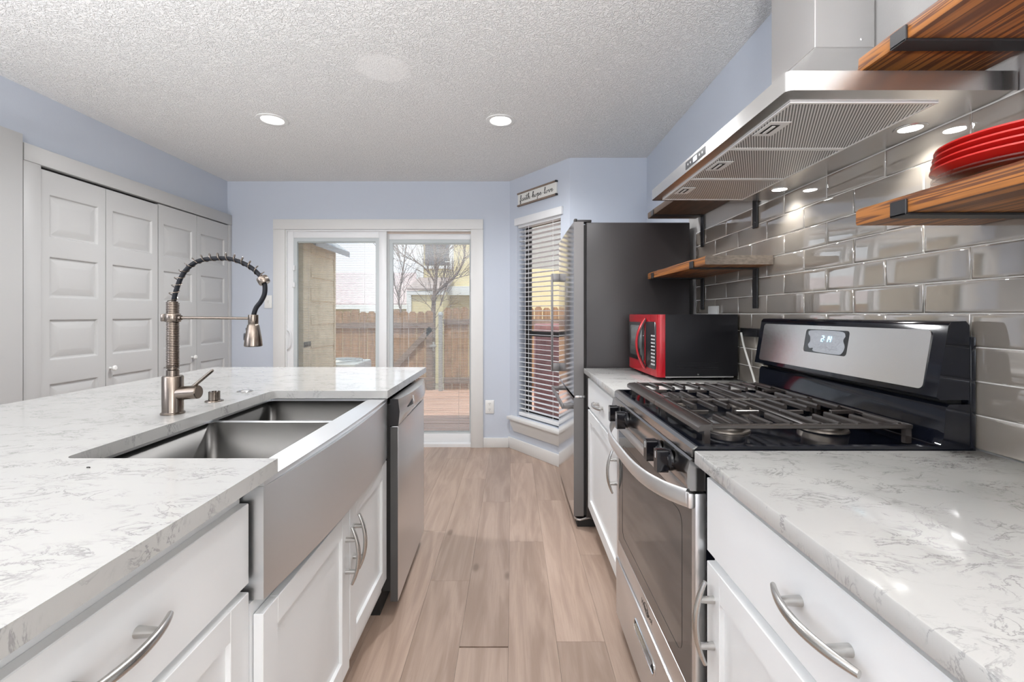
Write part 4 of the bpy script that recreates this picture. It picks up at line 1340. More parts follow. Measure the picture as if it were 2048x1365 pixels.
bm = B()
outer = rrect(1.036, 1.722, 1.043, 1.179, 0.012)
hole = rrect(1.284, 1.474, 1.094, 1.167, 0.010)
ov = [bm.verts.new(bgp(*p, 0.0022)) for p in outer]; hv = [bm.verts.new(bgp(*p, 0.0022)) for p in hole]
n = len(ov)
for k in range(n): bm.faces.new((ov[k], ov[(k + 1) % n], hv[(k + 1) % n], hv[k]))
o2 = [bm.verts.new(bgp(*p, 0.0)) for p in outer]; h2 = [bm.verts.new(bgp(*p, 0.0)) for p in hole]
for k in range(n):
    bm.faces.new((ov[k], o2[k], o2[(k + 1) % n], ov[(k + 1) % n])); bm.faces.new((hv[k], hv[(k + 1) % n], h2[(k + 1) % n], h2[k]))
obj('steel_panel', bm, M['steel_h'], bg, smooth=20)
bm = B(); bm.faces.new([bm.verts.new(bgp(*p, 0.0006)) for p in hole]); cd = obj('clock_display', bm, M['dark_glass'], bg)
bm = B()
film = [(1.300, 1.150), (1.312, 1.163), (1.375, 1.165), (1.455, 1.163), (1.462, 1.152), (1.452, 1.143), (1.449, 1.128), (1.456, 1.118), (1.447, 1.107), (1.430, 1.108), (1.424, 1.098), (1.330, 1.096), (1.305, 1.100), (1.296, 1.120), (1.306, 1.138)]
bm.faces.new([bm.verts.new(bgp(p.x, p.y, 0.0010)) for p in catmull([(a, b, 0) for a, b in film + film[:1]], 3)[:-1]])
obj('protective_film', bm, M['protector'], bg)


def digits(parent):
    SEG = {'a': ((0, 2), (1, 2)), 'b': ((1, 2), (1, 1)), 'c': ((1, 1), (1, 0)), 'd': ((0, 0), (1, 0)), 'e': ((0, 1), (0, 0)), 'f': ((0, 2), (0, 1)), 'g': ((0, 1), (1, 1))}
    MAP = {'2': 'abged', '1': 'bc', '4': 'fgbc'}
    bm = B()
    y = 1.398
    for ch in '2:14':
        if ch == ':':
            for z in (1.136, 1.144): tube(bm, [bgp(y + 0.001, z, 0.0018), bgp(y - 0.0005, z, 0.0018)], 0.0009, 5)
            y -= 0.007; continue
        for s in MAP[ch]:
            (a, b), (c_, d) = SEG[s]
            w, h = 0.0078, 0.0085
            tube(bm, [bgp(y - a * w - b * 0.0012, 1.131 + b * h, 0.0018), bgp(y - c_ * w - d * 0.0012, 1.131 + d * h, 0.0018)], 0.0009, 5)
        y -= 0.013
    obj('clock_digits', bm, M['digit'], parent, smooth=0)


digits(bg)

# ------------------------------------------------------------------ microwave
mw = thing('microwave', 'red microwave with a black case on the worktop beside the refrigerator', 'microwave', (0.653, 2.025, CT), math.radians(2.1))
MWW, MWD, MZ0, MZ1 = 0.445, 0.372, 0.016, 0.300


def mwo(name, bm, m, parent=mw, smooth=35): return obj(name, bm, m, parent, smooth, local=True)


bm = B(); box(bm, 0.037, MWD, 0.0, MWW, MZ0 + 0.004, MZ1 + 0.001, 0.004); mc = mwo('case', bm, M['mw_case'])
bm = B()
for k in range(4): box(bm, 0.09, 0.28, -0.0010, 0.0005, 0.050 + k * 0.010, 0.0525 + k * 0.010)
mwo('side_vent', bm, M['black'], mc)
bm = B(); lathe(bm, (0.187, -0.0002, 0.030), [(0.0, -0.002), (0.004, -0.0015), (0.0045, 0.0)], 14, 'y'); mwo('screw', bm, M['chrome'], mc)
bm = B(); box(bm, 0.037, MWD - 0.02, 0.002, MWW - 0.002, MZ0 - 0.001, MZ0 + 0.0035); mwo('base_plate', bm, M['galv'], smooth=0)
for x in (0.07, 0.31):
    for y in (0.04, 0.40):
        bm = B(); lathe(bm, (x, y, 0), [(0.011, 0.0003), (0.013, 0.004), (0.013, MZ0)], 16); mwo('foot', bm, M['black'])


def front_x(y):
    u = y / MWW
    e = 0.020
    edge = min(y, MWW - y)
    r_ = 0.0 if edge > e else e - math.sqrt(max(0.0, e * e - (e - edge) ** 2))
    return 0.003 * (2 * u - 1) ** 2 + r_ * 0.8


bm = B()
ys = [0, 0.001, 0.003, 0.006, 0.010, 0.015, 0.020] + [0.02 + (MWW - 0.04) * k / 14 for k in range(1, 14)] + [MWW - v for v in (0.020, 0.015, 0.010, 0.006, 0.003, 0.001, 0)]
lo = [bm.verts.new((front_x(y), y, MZ0)) for y in ys]; hi = [bm.verts.new((front_x(y), y, MZ1)) for y in ys]
lb = [bm.verts.new((0.0372, y, MZ0)) for y in (0, MWW)]; hb = [bm.verts.new((0.0372, y, MZ1)) for y in (0, MWW)]
for k in range(len(ys) - 1): bm.faces.new((lo[k], lo[k + 1], hi[k + 1], hi[k]))
bm.faces.new(lo + [lb[1], lb[0]]); bm.faces.new(hi + [hb[1], hb[0]]); bm.faces.new((lb[0], lb[1], hb[1], hb[0]))
bm.faces.new((lo[0], hi[0], hb[0], lb[0])); bm.faces.new((lo[-1], hi[-1], hb[1], lb[1]))
mf = mwo('front', bm, M['red'], smooth=50)


def face_patch(y0, y1, z0, z1, r_, o, m, name, parent=mf):
    bm = B()
    N_ = 18
    cols = []
    for k in range(N_ + 1):
        y = y0 + (y1 - y0) * k / N_
        e = min(y - y0, y1 - y)
        dz = 0 if e >= r_ else r_ - math.sqrt(max(0, r_ * r_ - (r_ - e) ** 2))
        cols.append((bm.verts.new((front_x(y) - o, y, z0 + dz)), bm.verts.new((front_x(y) - o, y, z1 - dz))))
    for a, b in zip(cols, cols[1:]): bm.faces.new((a[0], b[0], b[1], a[1]))
    ob = mwo(name, bm, m, parent)
    sm = ob.modifiers.new('depth', 'SOLIDIFY'); sm.thickness = 0.003; sm.offset = 0
    return ob


wd = face_patch(0.172, 0.434, 0.070, 0.262, 0.012, 0.0008, M['dark_glass'], 'door_window')
face_patch(0.205, 0.405, 0.092, 0.245, 0.012, 0.0016, M['mw_screen'], 'screen', mf)
kp = face_patch(0.018, 0.150, 0.048, 0.266, 0.016, 0.0008, M['black'], 'control_panel')
bm = B()
for r_ in range(9):
    for c_ in range(3):
        y = 0.030 + c_ * 0.017; z = 0.066 + r_ * 0.0165
        box(bm, front_x(y) - 0.0036, front_x(y) - 0.0020, y, y + 0.010, z, z + 0.007)
mwo('keys', bm, M['key'], kp, smooth=0)
bm = B()
pts = []
for k in range(21):
    t = -1 + k / 10
    pts.append((-0.004 - 0.040 * (1 - t * t), 0.158, 0.160 + 0.120 * t))
tube(bm, pts, 0.010, 12, flat=0.55, ref=(0, 1, 0))
hd = mwo('door_handle', bm, M['red'], mf)
bm = B()
tube(bm, [(p[0] + 0.006, p[1] - 0.003, p[2]) for p in pts], 0.0085, 10, flat=0.5, ref=(0, 1, 0))
mwo('handle_back', bm, M['black'], hd)

# cord, tile outlet and black box behind
bm = B()
tube(bm, catmull([(1.006, 1.975, 1.135), (1.010, 1.962, 1.08), (1.012, 1.93, 1.02), (1.005, 1.88, 0.965), (0.995, 1.835, 0.922), (0.985, 1.80, 0.9185), (0.97, 1.785, 0.9185)], 8), 0.0042, 8)
tag(obj('power_cord', bm, M['cord']), 'white power cord hanging behind the microwave beside the range', 'cord')
t = thing('wall_outlet', 'white outlet plate on the grey tiles behind the microwave', 'outlet', (1.028, 2.292, 1.14))
bm = B(); box(bm, 1.020, 1.0332, 2.240, 2.344, 1.135, 1.257, 0.003); obj('cover_plate', bm, M['white_plastic'], t)
t = thing('cord_box', 'black socket box on the tiles between microwave and range', 'socket box', (1.02, 1.93, 1.11))
bm = B(); box(bm, 1.012, 1.0332, 1.86, 2.00, 1.120, 1.155, 0.004); obj('box_shell', bm, M['black'], t)

# ------------------------------------------------------------------ refrigerator
RFY0, RFY1 = 2.558, 3.372
RFX = 0.347
fr = thing('refrigerator', 'stainless refrigerator with a dark grey side beside the bay window', 'refrigerator', (0.70, (RFY0 + RFY1) / 2, 0))
bm = B(); box(bm, 0.422, 1.012, RFY0, RFY1, 0.045, 1.738, 0.006); obj('cabinet_body', bm, M['fridge_side'], fr)
bm = B(); box(bm, 0.408, 0.4215, RFY0 + 0.006, RFY1 - 0.006, 0.07, 1.725); obj('door_seal', bm, M['dark'], fr)


def fridge_door(z0, z1, name):
    bm = B()
    n = 24
    yy = [RFY0 + (RFY1 - RFY0) * k / n for k in range(n + 1)]
    def fx(y):
        u = (y - RFY0) / (RFY1 - RFY0) * 2 - 1
        e = min(y - RFY0, RFY1 - y)
        return RFX + 0.004 * u * u
    outl = [(fx(y), y) for y in yy]
    pts = [(0.4075, RFY0)] + outl + [(0.4075, RFY1)]
    prism(bm, pts, 'z', z0, z1, 0.004, 2)
    for f in bm.faces:
        f.material_index = 0 if f.calc_center_median().x < RFX + 0.0075 else 1
    return obj(name, bm, [M['steel_fridge'], M['steel_fridge_edge']], fr, smooth=40)


du = fridge_door(0.752, 1.741, 'upper_door')
dl = fridge_door(0.066, 0.738, 'freezer_drawer')
bm = B()
yb_ = RFY1 - 0.045
box(bm, RFX - 0.058, RFX - 0.044, yb_ - 0.015, yb_ + 0.015, 0.795, 1.515, 0.004)
for z0 in (0.795, 1.455):
    box(bm, RFX - 0.046, RFX + 0.003, yb_ - 0.014, yb_ + 0.014, z0, z0 + 0.060, 0.003)
obj('door_handle', bm, M['steel_fridge_edge'], du)
bm = B()
box(bm, RFX - 0.058, RFX - 0.045, RFY0 + 0.055, RFY1 - 0.075, 0.664, 0.692, 0.004)
for y in (RFY0 + 0.055, RFY1 - 0.115): box(bm, RFX - 0.047, RFX + 0.004, y, y + 0.040, 0.665, 0.691, 0.003)
obj('drawer_handle', bm, M['steel_fridge_edge'], dl)
bm = B(); box(bm, 0.36, 0.455, RFY0 + 0.012, RFY0 + 0.075, 1.7415, 1.756, 0.004); box(bm, 0.356, 0.372, RFY0 + 0.012, RFY0 + 0.05, 1.742, 1.762, 0.003); obj('hinge_cover', bm, M['fridge_side'], fr)
bm = B(); box(bm, 0.36, 0.42, RFY0 + 0.004, RFY0 + 0.05, 0.7385, 0.7515, 0.002); obj('hinge', bm, M['chrome'], fr)
bm = B(); tube(bm, catmull([(0.362, RFY0 + 0.03, 0.052), (0.366, RFY0 + 0.008, 0.048), (0.39, RFY0 + 0.002, 0.046), (0.42, RFY0 + 0.004, 0.052), (0.45, RFY0 + 0.006, 0.056)], 5), 0.006, 8); obj('foot_rail', bm, M['chrome'], fr)
bm = B(); box(bm, 0.372, 1.0, RFY0 + 0.012, RFY1 - 0.012, 0.0, 0.042, 0.003); obj('base_grille', bm, M['dark'], fr)

# ------------------------------------------------------------------ range hood
HX, HY0, HY1, HZ0, HZ1 = 0.564, 0.923, 1.823, 1.675, 1.715
HB = 1.0375
hood = thing('range_hood', 'stainless chimney range hood over the gas range', 'range hood', ((HX + HB) / 2, (HY0 + HY1) / 2, HZ0))
bm = B()
r = 0.012
out = [(HB, HY0), (HX + r, HY0)] + [(HX + r - r * math.sin(PI / 2 * k / 4), HY0 + r - r * math.cos(PI / 2 * k / 4)) for k in range(1, 5)] + [(HX + r - r * math.cos(PI / 2 * k / 4), HY1 - r + r * math.sin(PI / 2 * k / 4)) for k in range(0, 5)] + [(HB, HY1)]
ins = [(HB, HY0), (HB, HY0 + 0.03), (HX + 0.03, HY0 + 0.03), (HX + 0.03, HY1 - 0.03), (HB, HY1 - 0.03), (HB, HY1)]
lo = [bm.verts.new((x, y, HZ0)) for x, y in out]; hi = [bm.verts.new((x, y, HZ1)) for x, y in out]
for k in range(len(out) - 1): bm.faces.new((lo[k], lo[k + 1], hi[k + 1], hi[k]))
bm.faces.new((lo[-1], lo[0], hi[0], hi[-1])); bm.faces.new(hi)
# chamfered underside rim and recessed underside
i1 = [(HX + 0.030, HY0 + 0.032), (HX + 0.030, HY1 - 0.032), (HB, HY1 - 0.032), (HB, HY0 + 0.032)]
iv = [bm.verts.new((x, y, HZ0 - 0.003)) for x, y in i1]
near = [lo[0]] + lo[1:6]; far = lo[6:]
bm.faces.new([lo[0], lo[1], lo[2], lo[3], iv[0], iv[3]])
bm.faces.new([lo[3], lo[4], lo[5], lo[6], lo[7], iv[1], iv[0]])
bm.faces.new([lo[7], lo[8], lo[9], lo[10], lo[11], iv[2], iv[1]] if len(lo) > 11 else [lo[7]] + lo[8:] + [iv[2], iv[1]])
fl = []
bm.faces.new(iv)
cn = obj('canopy', bm, M['steel_h'], hood, smooth=30)
bm = B()
CX, CY0, CY1, CZ = 0.866, 1.286, 1.503, 1.977
b_ = [(HX + 0.012, HY0 + 0.016), (HX + 0.012, HY1 - 0.016), (HB, HY1 - 0.016), (HB, HY0 + 0.016)]
t_ = [(CX, CY0), (CX, CY1), (HB, CY1), (HB, CY0)]
bv = [bm.verts.new((x, y, HZ1 + 0.0005)) for x, y in b_]; tv = [bm.verts.new((x, y, CZ)) for x, y in t_]
for k in range(4): bm.faces.new((bv[k], bv[(k + 1) % 4], tv[(k + 1) % 4], tv[k]))
bm.faces.new(bv); bm.faces.new(tv)
obj('tapered_top', bm, M['steel_chim'], hood, smooth=0)
bm = B(); box(bm, CX, HB, CY0, CY1, CZ + 0.001, ZC - 0.001, 0.002, 1); ch = obj('chimney', bm, M['steel_chim'], hood)
bm = B(); lathe(bm, (1.0, CY0, 2.003), [(0.0, -0.003), (0.004, -0.002), (0.005, 0.0005)], 12, 'y'); obj('screw', bm, M['chrome'], ch)
fy = [0.962 + k * 0.2745 for k in range(4)]
for k in range(3):
    y0, y1 = fy[k] + 0.002, fy[k + 1] - 0.002
    x0, x1 = HX + 0.032, 0.914
    bm = B()
    z = HZ0 - 0.0040
    fw = 0.006
    box(bm, x0, x0 + fw, y0, y1, z - 0.003, z + 0.0005); box(bm, x1 - fw, x1, y0, y1, z - 0.003, z + 0.0005)
    box(bm, x0 + fw, x1 - fw, y0, y0 + fw, z - 0.003, z + 0.0005); box(bm, x0 + fw, x1 - fw, y1 - fw, y1, z - 0.003, z + 0.0005)
    box(bm, x0 + fw, x1 - fw, y0 + fw, y1 - fw, z - 0.0018, z + 0.0004, mi=1)
    fo = obj('grease_filter', bm, [M['filter'], M['filter_slot']], hood, smooth=0)
    ym = (y0 + y1) / 2
    bm = B()
    box(bm, x0 + 0.012, x0 + 0.062, ym - 0.042, ym + 0.042, z - 0.0042, z - 0.0024, 0.001, 1)
    lt = obj('latch', bm, M['filter'], fo)
    bm = B(); box(bm, x0 + 0.022, x0 + 0.044, ym - 0.026, ym + 0.026, z - 0.0047, z - 0.0040); obj('latch_slot', bm, M['dark'], lt)
    bm = B(); box(bm, x0 + 0.027, x0 + 0.036, ym - 0.022, ym + 0.022, z - 0.0065, z - 0.0045, 0.001, 1); obj('latch_tab', bm, M['filter'], lt)
for y in (1.105, 1.645):
    bm = B(); lathe(bm, (0.978, y, HZ0 - 0.003), [(0.034, -0.0002), (0.033, -0.0022), (0.026, -0.0025), (0.024, -0.0015)], 30); hl = obj('lamp_ring', bm, M['steel_h'], hood)
    bm = B(); lathe(bm, (0.978, y, HZ0 - 0.003), [(0.0242, -0.0016), (0.0, -0.0022)], 28); obj('lamp_lens', bm, M['hood_lens'], hl)
    light('hood_lamp', 'SPOT', (0.978, y, HZ0 - 0.012), (0, 0, 0), HOODW, (1.0, 0.985, 0.95), spot_size=math.radians(125), spot_blend=0.7, shadow_soft_size=0.02)
bm = B(); box(bm, HX - 0.0008, HX + 0.001, 1.312, 1.460, 1.683, 1.707); bp_ = obj('button_panel', bm, M['black'], hood)
bm = B()
for y in (1.332, 1.352, 1.420, 1.440): box(bm, HX - 0.0014, HX - 0.0006, y - 0.003, y + 0.003, 1.692, 1.698)
obj('button_marks', bm, M['key'], bp_, smooth=0)
bm = B(); box(bm, HX - 0.0014, HX - 0.0006, 1.372, 1.398, 1.688, 1.702); obj('lit_display', bm, mat('hood_display', (0.7, 0.75, 0.8), 0.4, emit=((0.8, 0.9, 1.0), 1.6)), bp_)

# ------------------------------------------------------------------ shelves
SHX0, SHX1 = 0.7626, 1.0325


def shelf(label, y0, y1, z0, z1, brackets, live=0.0, seed=0, wood='wood'):
    t = thing('wall_shelf', label, 'shelf', ((SHX0 + SHX1) / 2, (y0 + y1) / 2, z0), 0, 'stained wood wall shelves')
    bm = B()
    rn = random.Random(seed)
    n = 28
    a, b = [], []
    k1, k2 = rn.uniform(0, 6), rn.uniform(0, 6)
    rows_ = []
    for k in range(n + 1):
        y = y0 + (y1 - y0) * k / n
        w = live * (math.sin(y * 9 + k1) + 0.6 * math.sin(y * 23 + k2))
        rows_.append([bm.verts.new(p) for p in ((SHX0 + 0.002, y, z0), (SHX0, y, z0 + 0.004), (SHX0 + abs(w) * 0.3, y, z1 - 0.006), (SHX0 + 0.006 + abs(w), y, z1), (SHX1, y, z1), (SHX1, y, z0))])
    for p, q in zip(rows_, rows_[1:]):
        for i in range(6): bm.faces.new((p[i], q[i], q[(i + 1) % 6], p[(i + 1) % 6]))
    f0 = bm.faces.new(rows_[0][::-1]); f1 = bm.faces.new(rows_[-1])
    f0.material_index = 1; f1.material_index = 1
    obj('board', bm, [M[wood], M['end_grain']], t, smooth=30)
    for y in brackets:
        bm = B()
        w = 0.0185
        th = 0.005
        box(bm, SHX0 - th - 0.0006, SHX1 - 0.001, y - w, y + w, z0 - th - 0.0004, z0 - 0.0004, 0.0012, 1)
        box(bm, SHX0 - th - 0.0006, SHX0 - 0.0006, y - w, y + w, z0 - th, z0 + 0.026, 0.0012, 1)
        zb = z0 - 0.172
        box(bm, SHX1 - th - 0.0004, SHX1 - 0.0004, y - w, y + w, zb, z0 - 0.001, 0.0012, 1)
        br = obj('bracket', bm, M['iron_brown'], t)
        bm = B()
        for z in (zb + 0.022, z0 - 0.035): lathe(bm, (SHX1 - th - 0.0004, y, z), [(0.0, -0.0018), (0.004, -0.0012), (0.005, 0.0)], 12, 'x')
        obj('bracket_screws', bm, M['black'], br)
    return t


shelf('live-edge wood shelf above the microwave, lower of the pair', 1.778, 2.528, 1.412, 1.448, (1.905, 2.435), 0.004, 1)
shelf('dark wood shelf above the refrigerator side, partly hidden behind the hood', 1.86, 2.528, 1.752, 1.788, (1.905, 2.435), 0.003, 2, 'wood_dark')
shelf('striped wood shelf holding the red plates', 0.18, 0.998, 1.412, 1.448, (0.884, 0.30), 0.002, 3)
shelf('topmost orange wood shelf above the red plates', 0.18, 0.992, 1.748, 1.784, (0.884, 0.30), 0.004, 4)

# ------------------------------------------------------------------ plates
PX, PY = 0.893, 0.772


def dish(bm, z, R, h):
    lathe(bm, (PX, PY, z), [(0.0, 0.002), (R * 0.58, 0.002), (R * 0.62, 0.0), (R * 0.66, 0.002), (R * 0.86, h * 0.55), (R, h), (R * 0.995, h + 0.003), (R * 0.84, h * 0.6 + 0.004), (R * 0.64, 0.006), (0.0, 0.0055)], 48)


zp = 1.4484
names = ['clear glass plate on the striped shelf, lowest of the plate stack', 'clear glass plate directly under the red plates']
for k in range(2):
    bm = B(); dish(bm, zp, 0.129, 0.009); tag(obj('glass_plate', bm, M['plate_glass'], smooth=40), names[k], 'plate', 'plates on the striped shelf'); zp += 0.0068
zp += 0.001
names = ['red plate lowest of the red ones, on the clear plates', 'red plate second from the bottom of the red stack', 'red plate second from the top of the red stack', 'red plate on top of the stack']
for k in range(4):
    bm = B(); dish(bm, zp, 0.131 - 0.002 * k, 0.017); tag(obj('red_plate', bm, M['red_plate'], smooth=40), names[k], 'plate', 'plates on the striped shelf'); zp += 0.0118

# ------------------------------------------------------------------ outdoors
bm = B(); box(bm, -14, 12, YF + 0.36, 40, -0.75, -0.70); structure('ground_outside', bm, M['ground'], 'yard soil', smooth=0)
bm = B()
y = YF + 0.30
rd = random.Random(9)
while y < 7.5:
    z = rd.uniform(-0.002, 0.002)
    x = -6.0 + rd.uniform(-1.5, 0)
    while x < 4.5:
        xe = x + 2.4
        box(bm, x, xe - 0.004, y, y + 0.134, -0.10 + z, -0.062 + z); x = xe
    y += 0.140
structure('deck_floor_outside', bm, M['deck'], 'reddish wooden deck outside the sliding door', smooth=0)
FZ = 7.60


def fence_run(label, x0, x1, ztop, gate=False):
    t = thing('wooden_gate' if gate else 'wooden_fence', label, 'gate' if gate else 'fence', ((x0 + x1) / 2, FZ, -0.7))
    bm = B()
    x = x0
    rn = random.Random(int(abs(x0) * 100))
    while x < x1 - 0.06:
        w = 0.134
        z = ztop + rn.uniform(-0.022, 0.018)
        g = rn.choice((0.004, 0.006, 0.010))
        prism(bm, [(x + g / 2, -0.66), (x + w - g / 2, -0.66), (x + w - g / 2, z - 0.035), (x + w - 0.035, z), (x + 0.035, z), (x + g / 2, z - 0.035)], 'y', FZ, FZ + 0.016)
        x += 0.139
    obj('picket_panel', bm, M['fence'], t, smooth=0)
    for z in (ztop - 0.245, 0.10):
        bm = B(); box(bm, x0, x1, FZ - 0.042, FZ - 0.001, z - 0.045, z + 0.045); obj('rail', bm, M['rail_wood'], t, smooth=0)
    return t


fence_run('weathered wooden fence beyond the air conditioner', -5.5, -2.72, 1.27)
g = fence_run('wooden gate with a diagonal brace seen through the sliding door', -2.72, -1.30, 1.275, True)
bm = B()
d0, d1 = Vector((-2.15, FZ - 0.03, 0.14)), Vector((-1.36, FZ - 0.03, 0.98))
dv = (d1 - d0).normalized(); nv = Vector((-dv.z, 0, dv.x)) * 0.045
prism(bm, [tuple((d0 + nv).xz), tuple((d1 + nv).xz), tuple((d1 - nv).xz), tuple((d0 - nv).xz)], 'y', FZ - 0.045, FZ - 0.002)
obj('brace', bm, M['rail_wood'], g, smooth=0)
bm = B(); box(bm, -1.44, -1.34, FZ - 0.045, FZ - 0.002, -0.5, 1.06); obj('stile', bm, M['rail_wood'], g, smooth=0)
bm = B(); box(bm, -1.38, -1.27, FZ - 0.075, FZ - 0.046, 0.66, 0.70, 0.005); box(bm, -1.33, -1.30, FZ - 0.07, FZ - 0.046, 0.60, 0.75, 0.005); obj('latch', bm, M['galv'], g)
fence_run('weathered wooden fence on the far side of the gate post', -1.15, 3.2, 1.335)
bm = B(); lathe(bm, (-1.19, FZ - 0.10, -0.7), [(0.0, 0.0), (0.036, 0.0), (0.036, 1.89), (0.044, 1.895), (0.044, 1.92), (0.03, 1.95), (0.0, 1.955)], 20)
tag(obj('gate_post', bm, M['galv']), 'grey galvanised post beside the wooden gate', 'post')

# storage shed wing with lap siding
sh = thing('storage_shed', 'beige lap-sided shed wing outside the sliding door', 'shed', (-2.9, 4.7, -0.06))
SX1 = -1.985
bm = B()
box(bm, -3.9, SX1 - 0.012, 4.50, 5.02, -0.06, 2.0)
z = -0.06
while z < 1.98:
    prism(bm, [(SX1 - 0.012, z), (SX1 + 0.006, z), (SX1 - 0.004, z + 0.235), (SX1 - 0.012, z + 0.235)], 'y', 4.44, 5.02)
    z += 0.235
obj('siding_wall', bm, M['siding'], sh, smooth=0)
bm = B(); box(bm, SX1 - 0.06, SX1 + 0.012, 5.005, 5.04, -0.06, 1.97); obj('corner_board', bm, M['siding'], sh, smooth=0)
bm = B(); box(bm, SX1 - 0.10, SX1 + 0.004, 4.27, 4.43, -0.06, 2.0); obj('door_jamb', bm, M['siding'], sh, smooth=0)
bm = B(); box(bm, SX1 + 0.004, SX1 + 0.012, 4.28, 4.42, 0.90, 0.95, 0.002); obj('hinge', bm, M['black'], sh)
bm = B()
prism(bm, [(-1.86, 1.865), (-1.86, 1.925), (-4.1, 3.45), (-4.1, 3.38), (-1.99, 1.95)], 'y', 4.27, 5.16); obj('roof', bm, M['eave'], sh, smooth=0)

# air conditioner on the deck
ac = thing('air_conditioner', 'grey outdoor air conditioner beside the wooden fence', 'air conditioner', (-2.42, 6.30, -0.06))
bm = B(); box(bm, -2.78, -2.07, 5.95, 6.65, -0.055, 0.555, 0.03); obj('case', bm, M['ac'], ac)
bm = B()
for k in range(16): box(bm, -2.75, -2.10, 5.944, 5.952, 0.02 + k * 0.031, 0.034 + k * 0.031)
obj('louvre_front', bm, M['ac'], ac, smooth=0)
bm = B()
for rr_ in (0.07, 0.12, 0.17, 0.22, 0.27, 0.32):
    P = [(-2.425 + rr_ * math.cos(2 * PI * k / 32), 6.30 + rr_ * math.sin(2 * PI * k / 32), 0.575) for k in range(33)]
    tube(bm, P, 0.007, 5)
for k in range(6):
    a = PI * k / 3; tube(bm, [(-2.425, 6.30, 0.57), (-2.425 + 0.33 * math.cos(a), 6.30 + 0.33 * math.sin(a), 0.57)], 0.006, 5)
obj('fan_grille', bm, M['galv'], ac)

bm = B(); box(bm, 0.27, 0.62, 5.2, 5.55, -0.06, 1.10, 0.02)
tag(obj('garden_pillar', bm, M['red_block']), 'reddish block outside seen through the open blind slats', 'pillar')


# bare trees
def tree(label, base, limbs, seed, twig):
    t = thing('bare_tree', label, 'tree', base, 0, 'bare trees beyond the fence')
    rn = random.Random(seed)
    bm = B(); bt_ = B()
    tips = []
    for pts, r0, r1 in limbs:
        P = catmull(pts, 5)
        tube(bm, P, [0.62 * (r0 + (r1 - r0) * k / (len(P) - 1)) for k in range(len(P))], 8)
        for k in range(3, len(P)):
            if rn.random() < 0.55: tips.append((P[k], (P[k] - P[k - 1]).normalized()))
    for p, d in tips:
        for _ in range(twig):
            a = (d + Vector((rn.uniform(-1, 1), rn.uniform(-1, 1), rn.uniform(-0.2, 1.0))) * 0.9).normalized()
            q = [p]
            L_ = rn.uniform(0.35, 1.0)
            for k in range(4):
                a = (a + Vector((rn.uniform(-1, 1), rn.uniform(-1, 1), rn.uniform(-0.3, 0.7))) * 0.28).normalized()
                q.append(q[-1] + a * L_ / 4)
            tube(bt_, q, [0.007, 0.006, 0.005, 0.004, 0.003], 4)
            for _ in range(2):
                b_ = (a + Vector((rn.uniform(-1, 1), rn.uniform(-1, 1), rn.uniform(-0.3, 0.8)))).normalized()
                s_ = q[rn.choice((1, 2, 3))]
                tube(bt_, [s_, s_ + b_ * L_ * 0.25, s_ + b_ * L_ * 0.5 + Vector((0, 0, 0.03))], [0.0045, 0.004, 0.003], 4)
    obj('trunk', bm, M['bark'], t); obj('twigs', bt_, M['bark'], t)


def tp(px, py, Y): return ((px - 1024.5) * Y / 900, Y, 1.215 - (py - 629) * Y / 900)


TY = 9.5
tree('bare tree with a forked trunk in front of the yellow house', (tp(867, 700, TY)[0], TY, -0.7), [
    ([(tp(866, 700, TY)[0], TY, -0.7), tp(867, 640, TY), tp(869, 590, TY), tp(873, 545, TY), tp(871, 520, TY), tp(869, 470, TY), tp(874, 420, TY)], 0.09, 0.02),
    ([tp(868, 592, TY), tp(888, 572, TY), tp(912, 551, TY), tp(926, 525, TY), tp(930, 500, TY), tp(925, 475, TY), tp(945, 440, TY)], 0.055, 0.015),
    ([tp(872, 570, TY), tp(860, 548, TY), tp(842, 530, TY), tp(815, 515, TY), tp(795, 500, TY)], 0.03, 0.010),
    ([tp(881, 612, TY), tp(886, 596, TY), tp(893, 575, TY), tp(905, 560, TY), tp(940, 550, TY)], 0.03, 0.010),
    ([tp(874, 545, TY), tp(880, 525, TY), tp(889, 500, TY), tp(886, 470, TY)], 0.03, 0.012)], 4, 2)
tree('thin bare tree in front of the pinkish roof', (tp(800, 700, 11)[0], 11, -0.7), [
    ([(tp(800, 700, 11)[0], 11, -0.7), tp(803, 640, 11), tp(798, 600, 11), tp(806, 545, 11), tp(812, 500, 11), tp(820, 450, 11)], 0.05, 0.015),
    ([tp(800, 600, 11), tp(790, 570, 11), tp(786, 540, 11), tp(770, 515, 11), tp(750, 490, 11)], 0.03, 0.010),
    ([tp(806, 545, 11), tp(800, 520, 11), tp(785, 480, 11)], 0.02, 0.008)], 8, 2)

# neighbouring houses
HYW = 14.0
def hx(px, Y=HYW): return (px - 1024.5) * Y / 900
def hz(py, Y=HYW): return 1.215 - (py - 629) * Y / 900


yh = thing('yellow_house', 'yellow house with white trim and a dark window beyond the fence', 'house', (hx(890), HYW + 2, -0.7))
bm = B()
box(bm, hx(836), hx(985), HYW, HYW + 4, -0.7, 6.2)
obj('wall', bm, M['yellow'], yh, smooth=0)
bm = B(); box(bm, hx(985) + 0.001, 6.2, HYW + 0.2, HYW + 4, -0.7, hz(537)); obj('side_wing', bm, M['yellow'], yh, smooth=0)
bm = B(); box(bm, hx(851), hx(899), HYW - 0.03, HYW + 0.02, hz(531), hz(468)); obj('window', bm, M['house_glass'], yh, smooth=0)
bm = B()
box(bm, hx(834), hx(848), HYW - 0.05, HYW - 0.001, hz(562), hz(440)); box(bm, hx(899.5), hx(908), HYW - 0.05, HYW - 0.001, hz(540), hz(440)); box(bm, hx(849), hx(899), HYW - 0.05, HYW - 0.001, hz(538), hz(532))
obj('trim_board', bm, M['house_white'], yh, smooth=0)
bm = B()
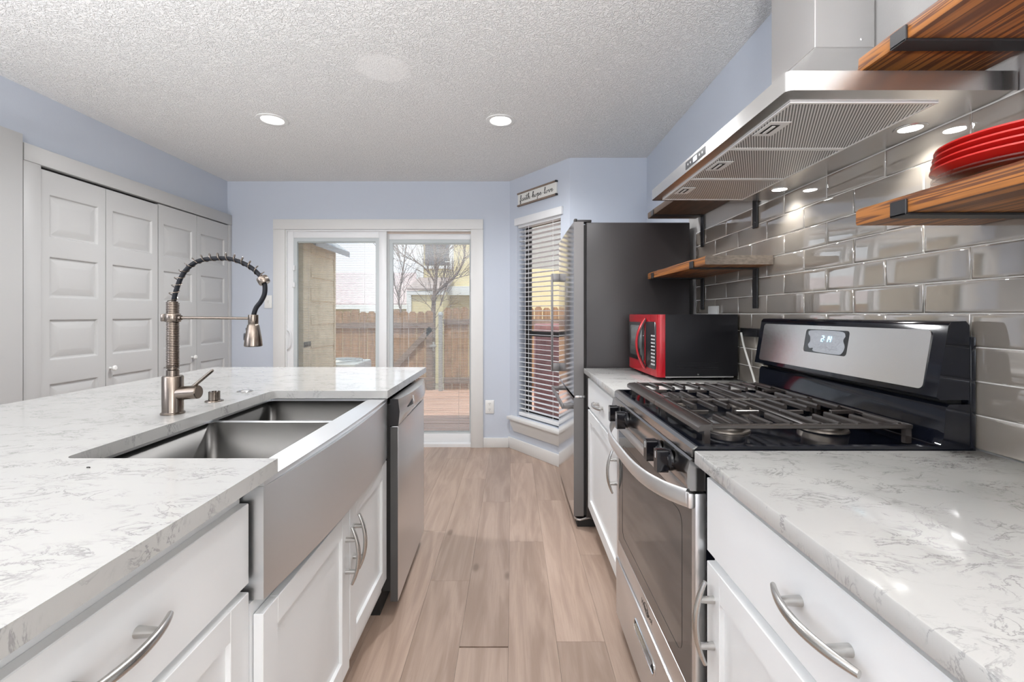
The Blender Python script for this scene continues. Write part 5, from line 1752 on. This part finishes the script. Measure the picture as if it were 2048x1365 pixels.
prism(bm, [(HYW - 1.6, hz(581, HYW - 1.6)), (HYW - 1.6, hz(577, HYW - 1.6)), (HYW - 0.055, hz(556)), (HYW - 0.055, hz(562))], 'x', hx(814, HYW - 1.6), hx(893, HYW - 1.6)); obj('porch_roof', bm, M['brown_roof'], yh, smooth=0)
bm = B(); box(bm, hx(815, HYW - 1.5), hx(886, HYW - 1.5), HYW - 1.5, HYW - 0.06, -0.7, hz(582, HYW - 1.5)); obj('porch_wall', bm, M['yellow'], yh, smooth=0)
bm = B(); box(bm, hx(814, HYW - 1.55), hx(891, HYW - 1.55), HYW - 1.58, HYW - 1.501, hz(590, HYW - 1.55), hz(582, HYW - 1.55)); box(bm, hx(814, HYW - 1.55), hx(823, HYW - 1.55), HYW - 1.58, HYW - 1.501, -0.7, hz(590.5, HYW - 1.55)); obj('porch_frieze', bm, M['house_white'], yh, smooth=0)
bm = B(); box(bm, hx(893), hx(960), HYW - 0.6, HYW - 0.001, hz(592), hz(575)); obj('canopy_beam', bm, M['house_white'], yh, smooth=0)

ph = thing('roofed_house', 'house with a broad pinkish shingle roof beyond the fence', 'house', (-5.5, 17.5, -0.7))
bm = B(); box(bm, -11.5, hx(836, 15.4), 15.6, 20, -0.7, hz(608, 15.4)); obj('wall', bm, M['yellow'], ph, smooth=0)
bm = B(); prism(bm, [(15.2, hz(612, 15.2)), (15.2, hz(607, 15.2)), (18.6, hz(546, 18.6)), (22.0, hz(607, 15.2))], 'x', -12.2, hx(838, 15.2)); obj('roof', bm, M['pink_roof'], ph, smooth=0)
bm = B(); box(bm, -12.2, hx(838, 15.2), 15.12, 15.195, hz(619, 15.2), hz(610, 15.2)); obj('fascia', bm, M['house_white'], ph, smooth=0)
bm = B(); box(bm, hx(722, 15.0), hx(762, 15.0), 14.9, 15.05, hz(626, 15.0), hz(610, 15.0)); obj('white_panel', bm, M['house_white'], ph, smooth=0)

gh = thing('grey_house', 'grey house rising behind the yellow wing seen through the bay window blind', 'house', (2.0, 19.3, -0.7))
bm = B(); box(bm, 0.2, 4.5, 18.1, 20.5, -0.7, 7.5); obj('wall', bm, M['grey_house'], gh, smooth=0)
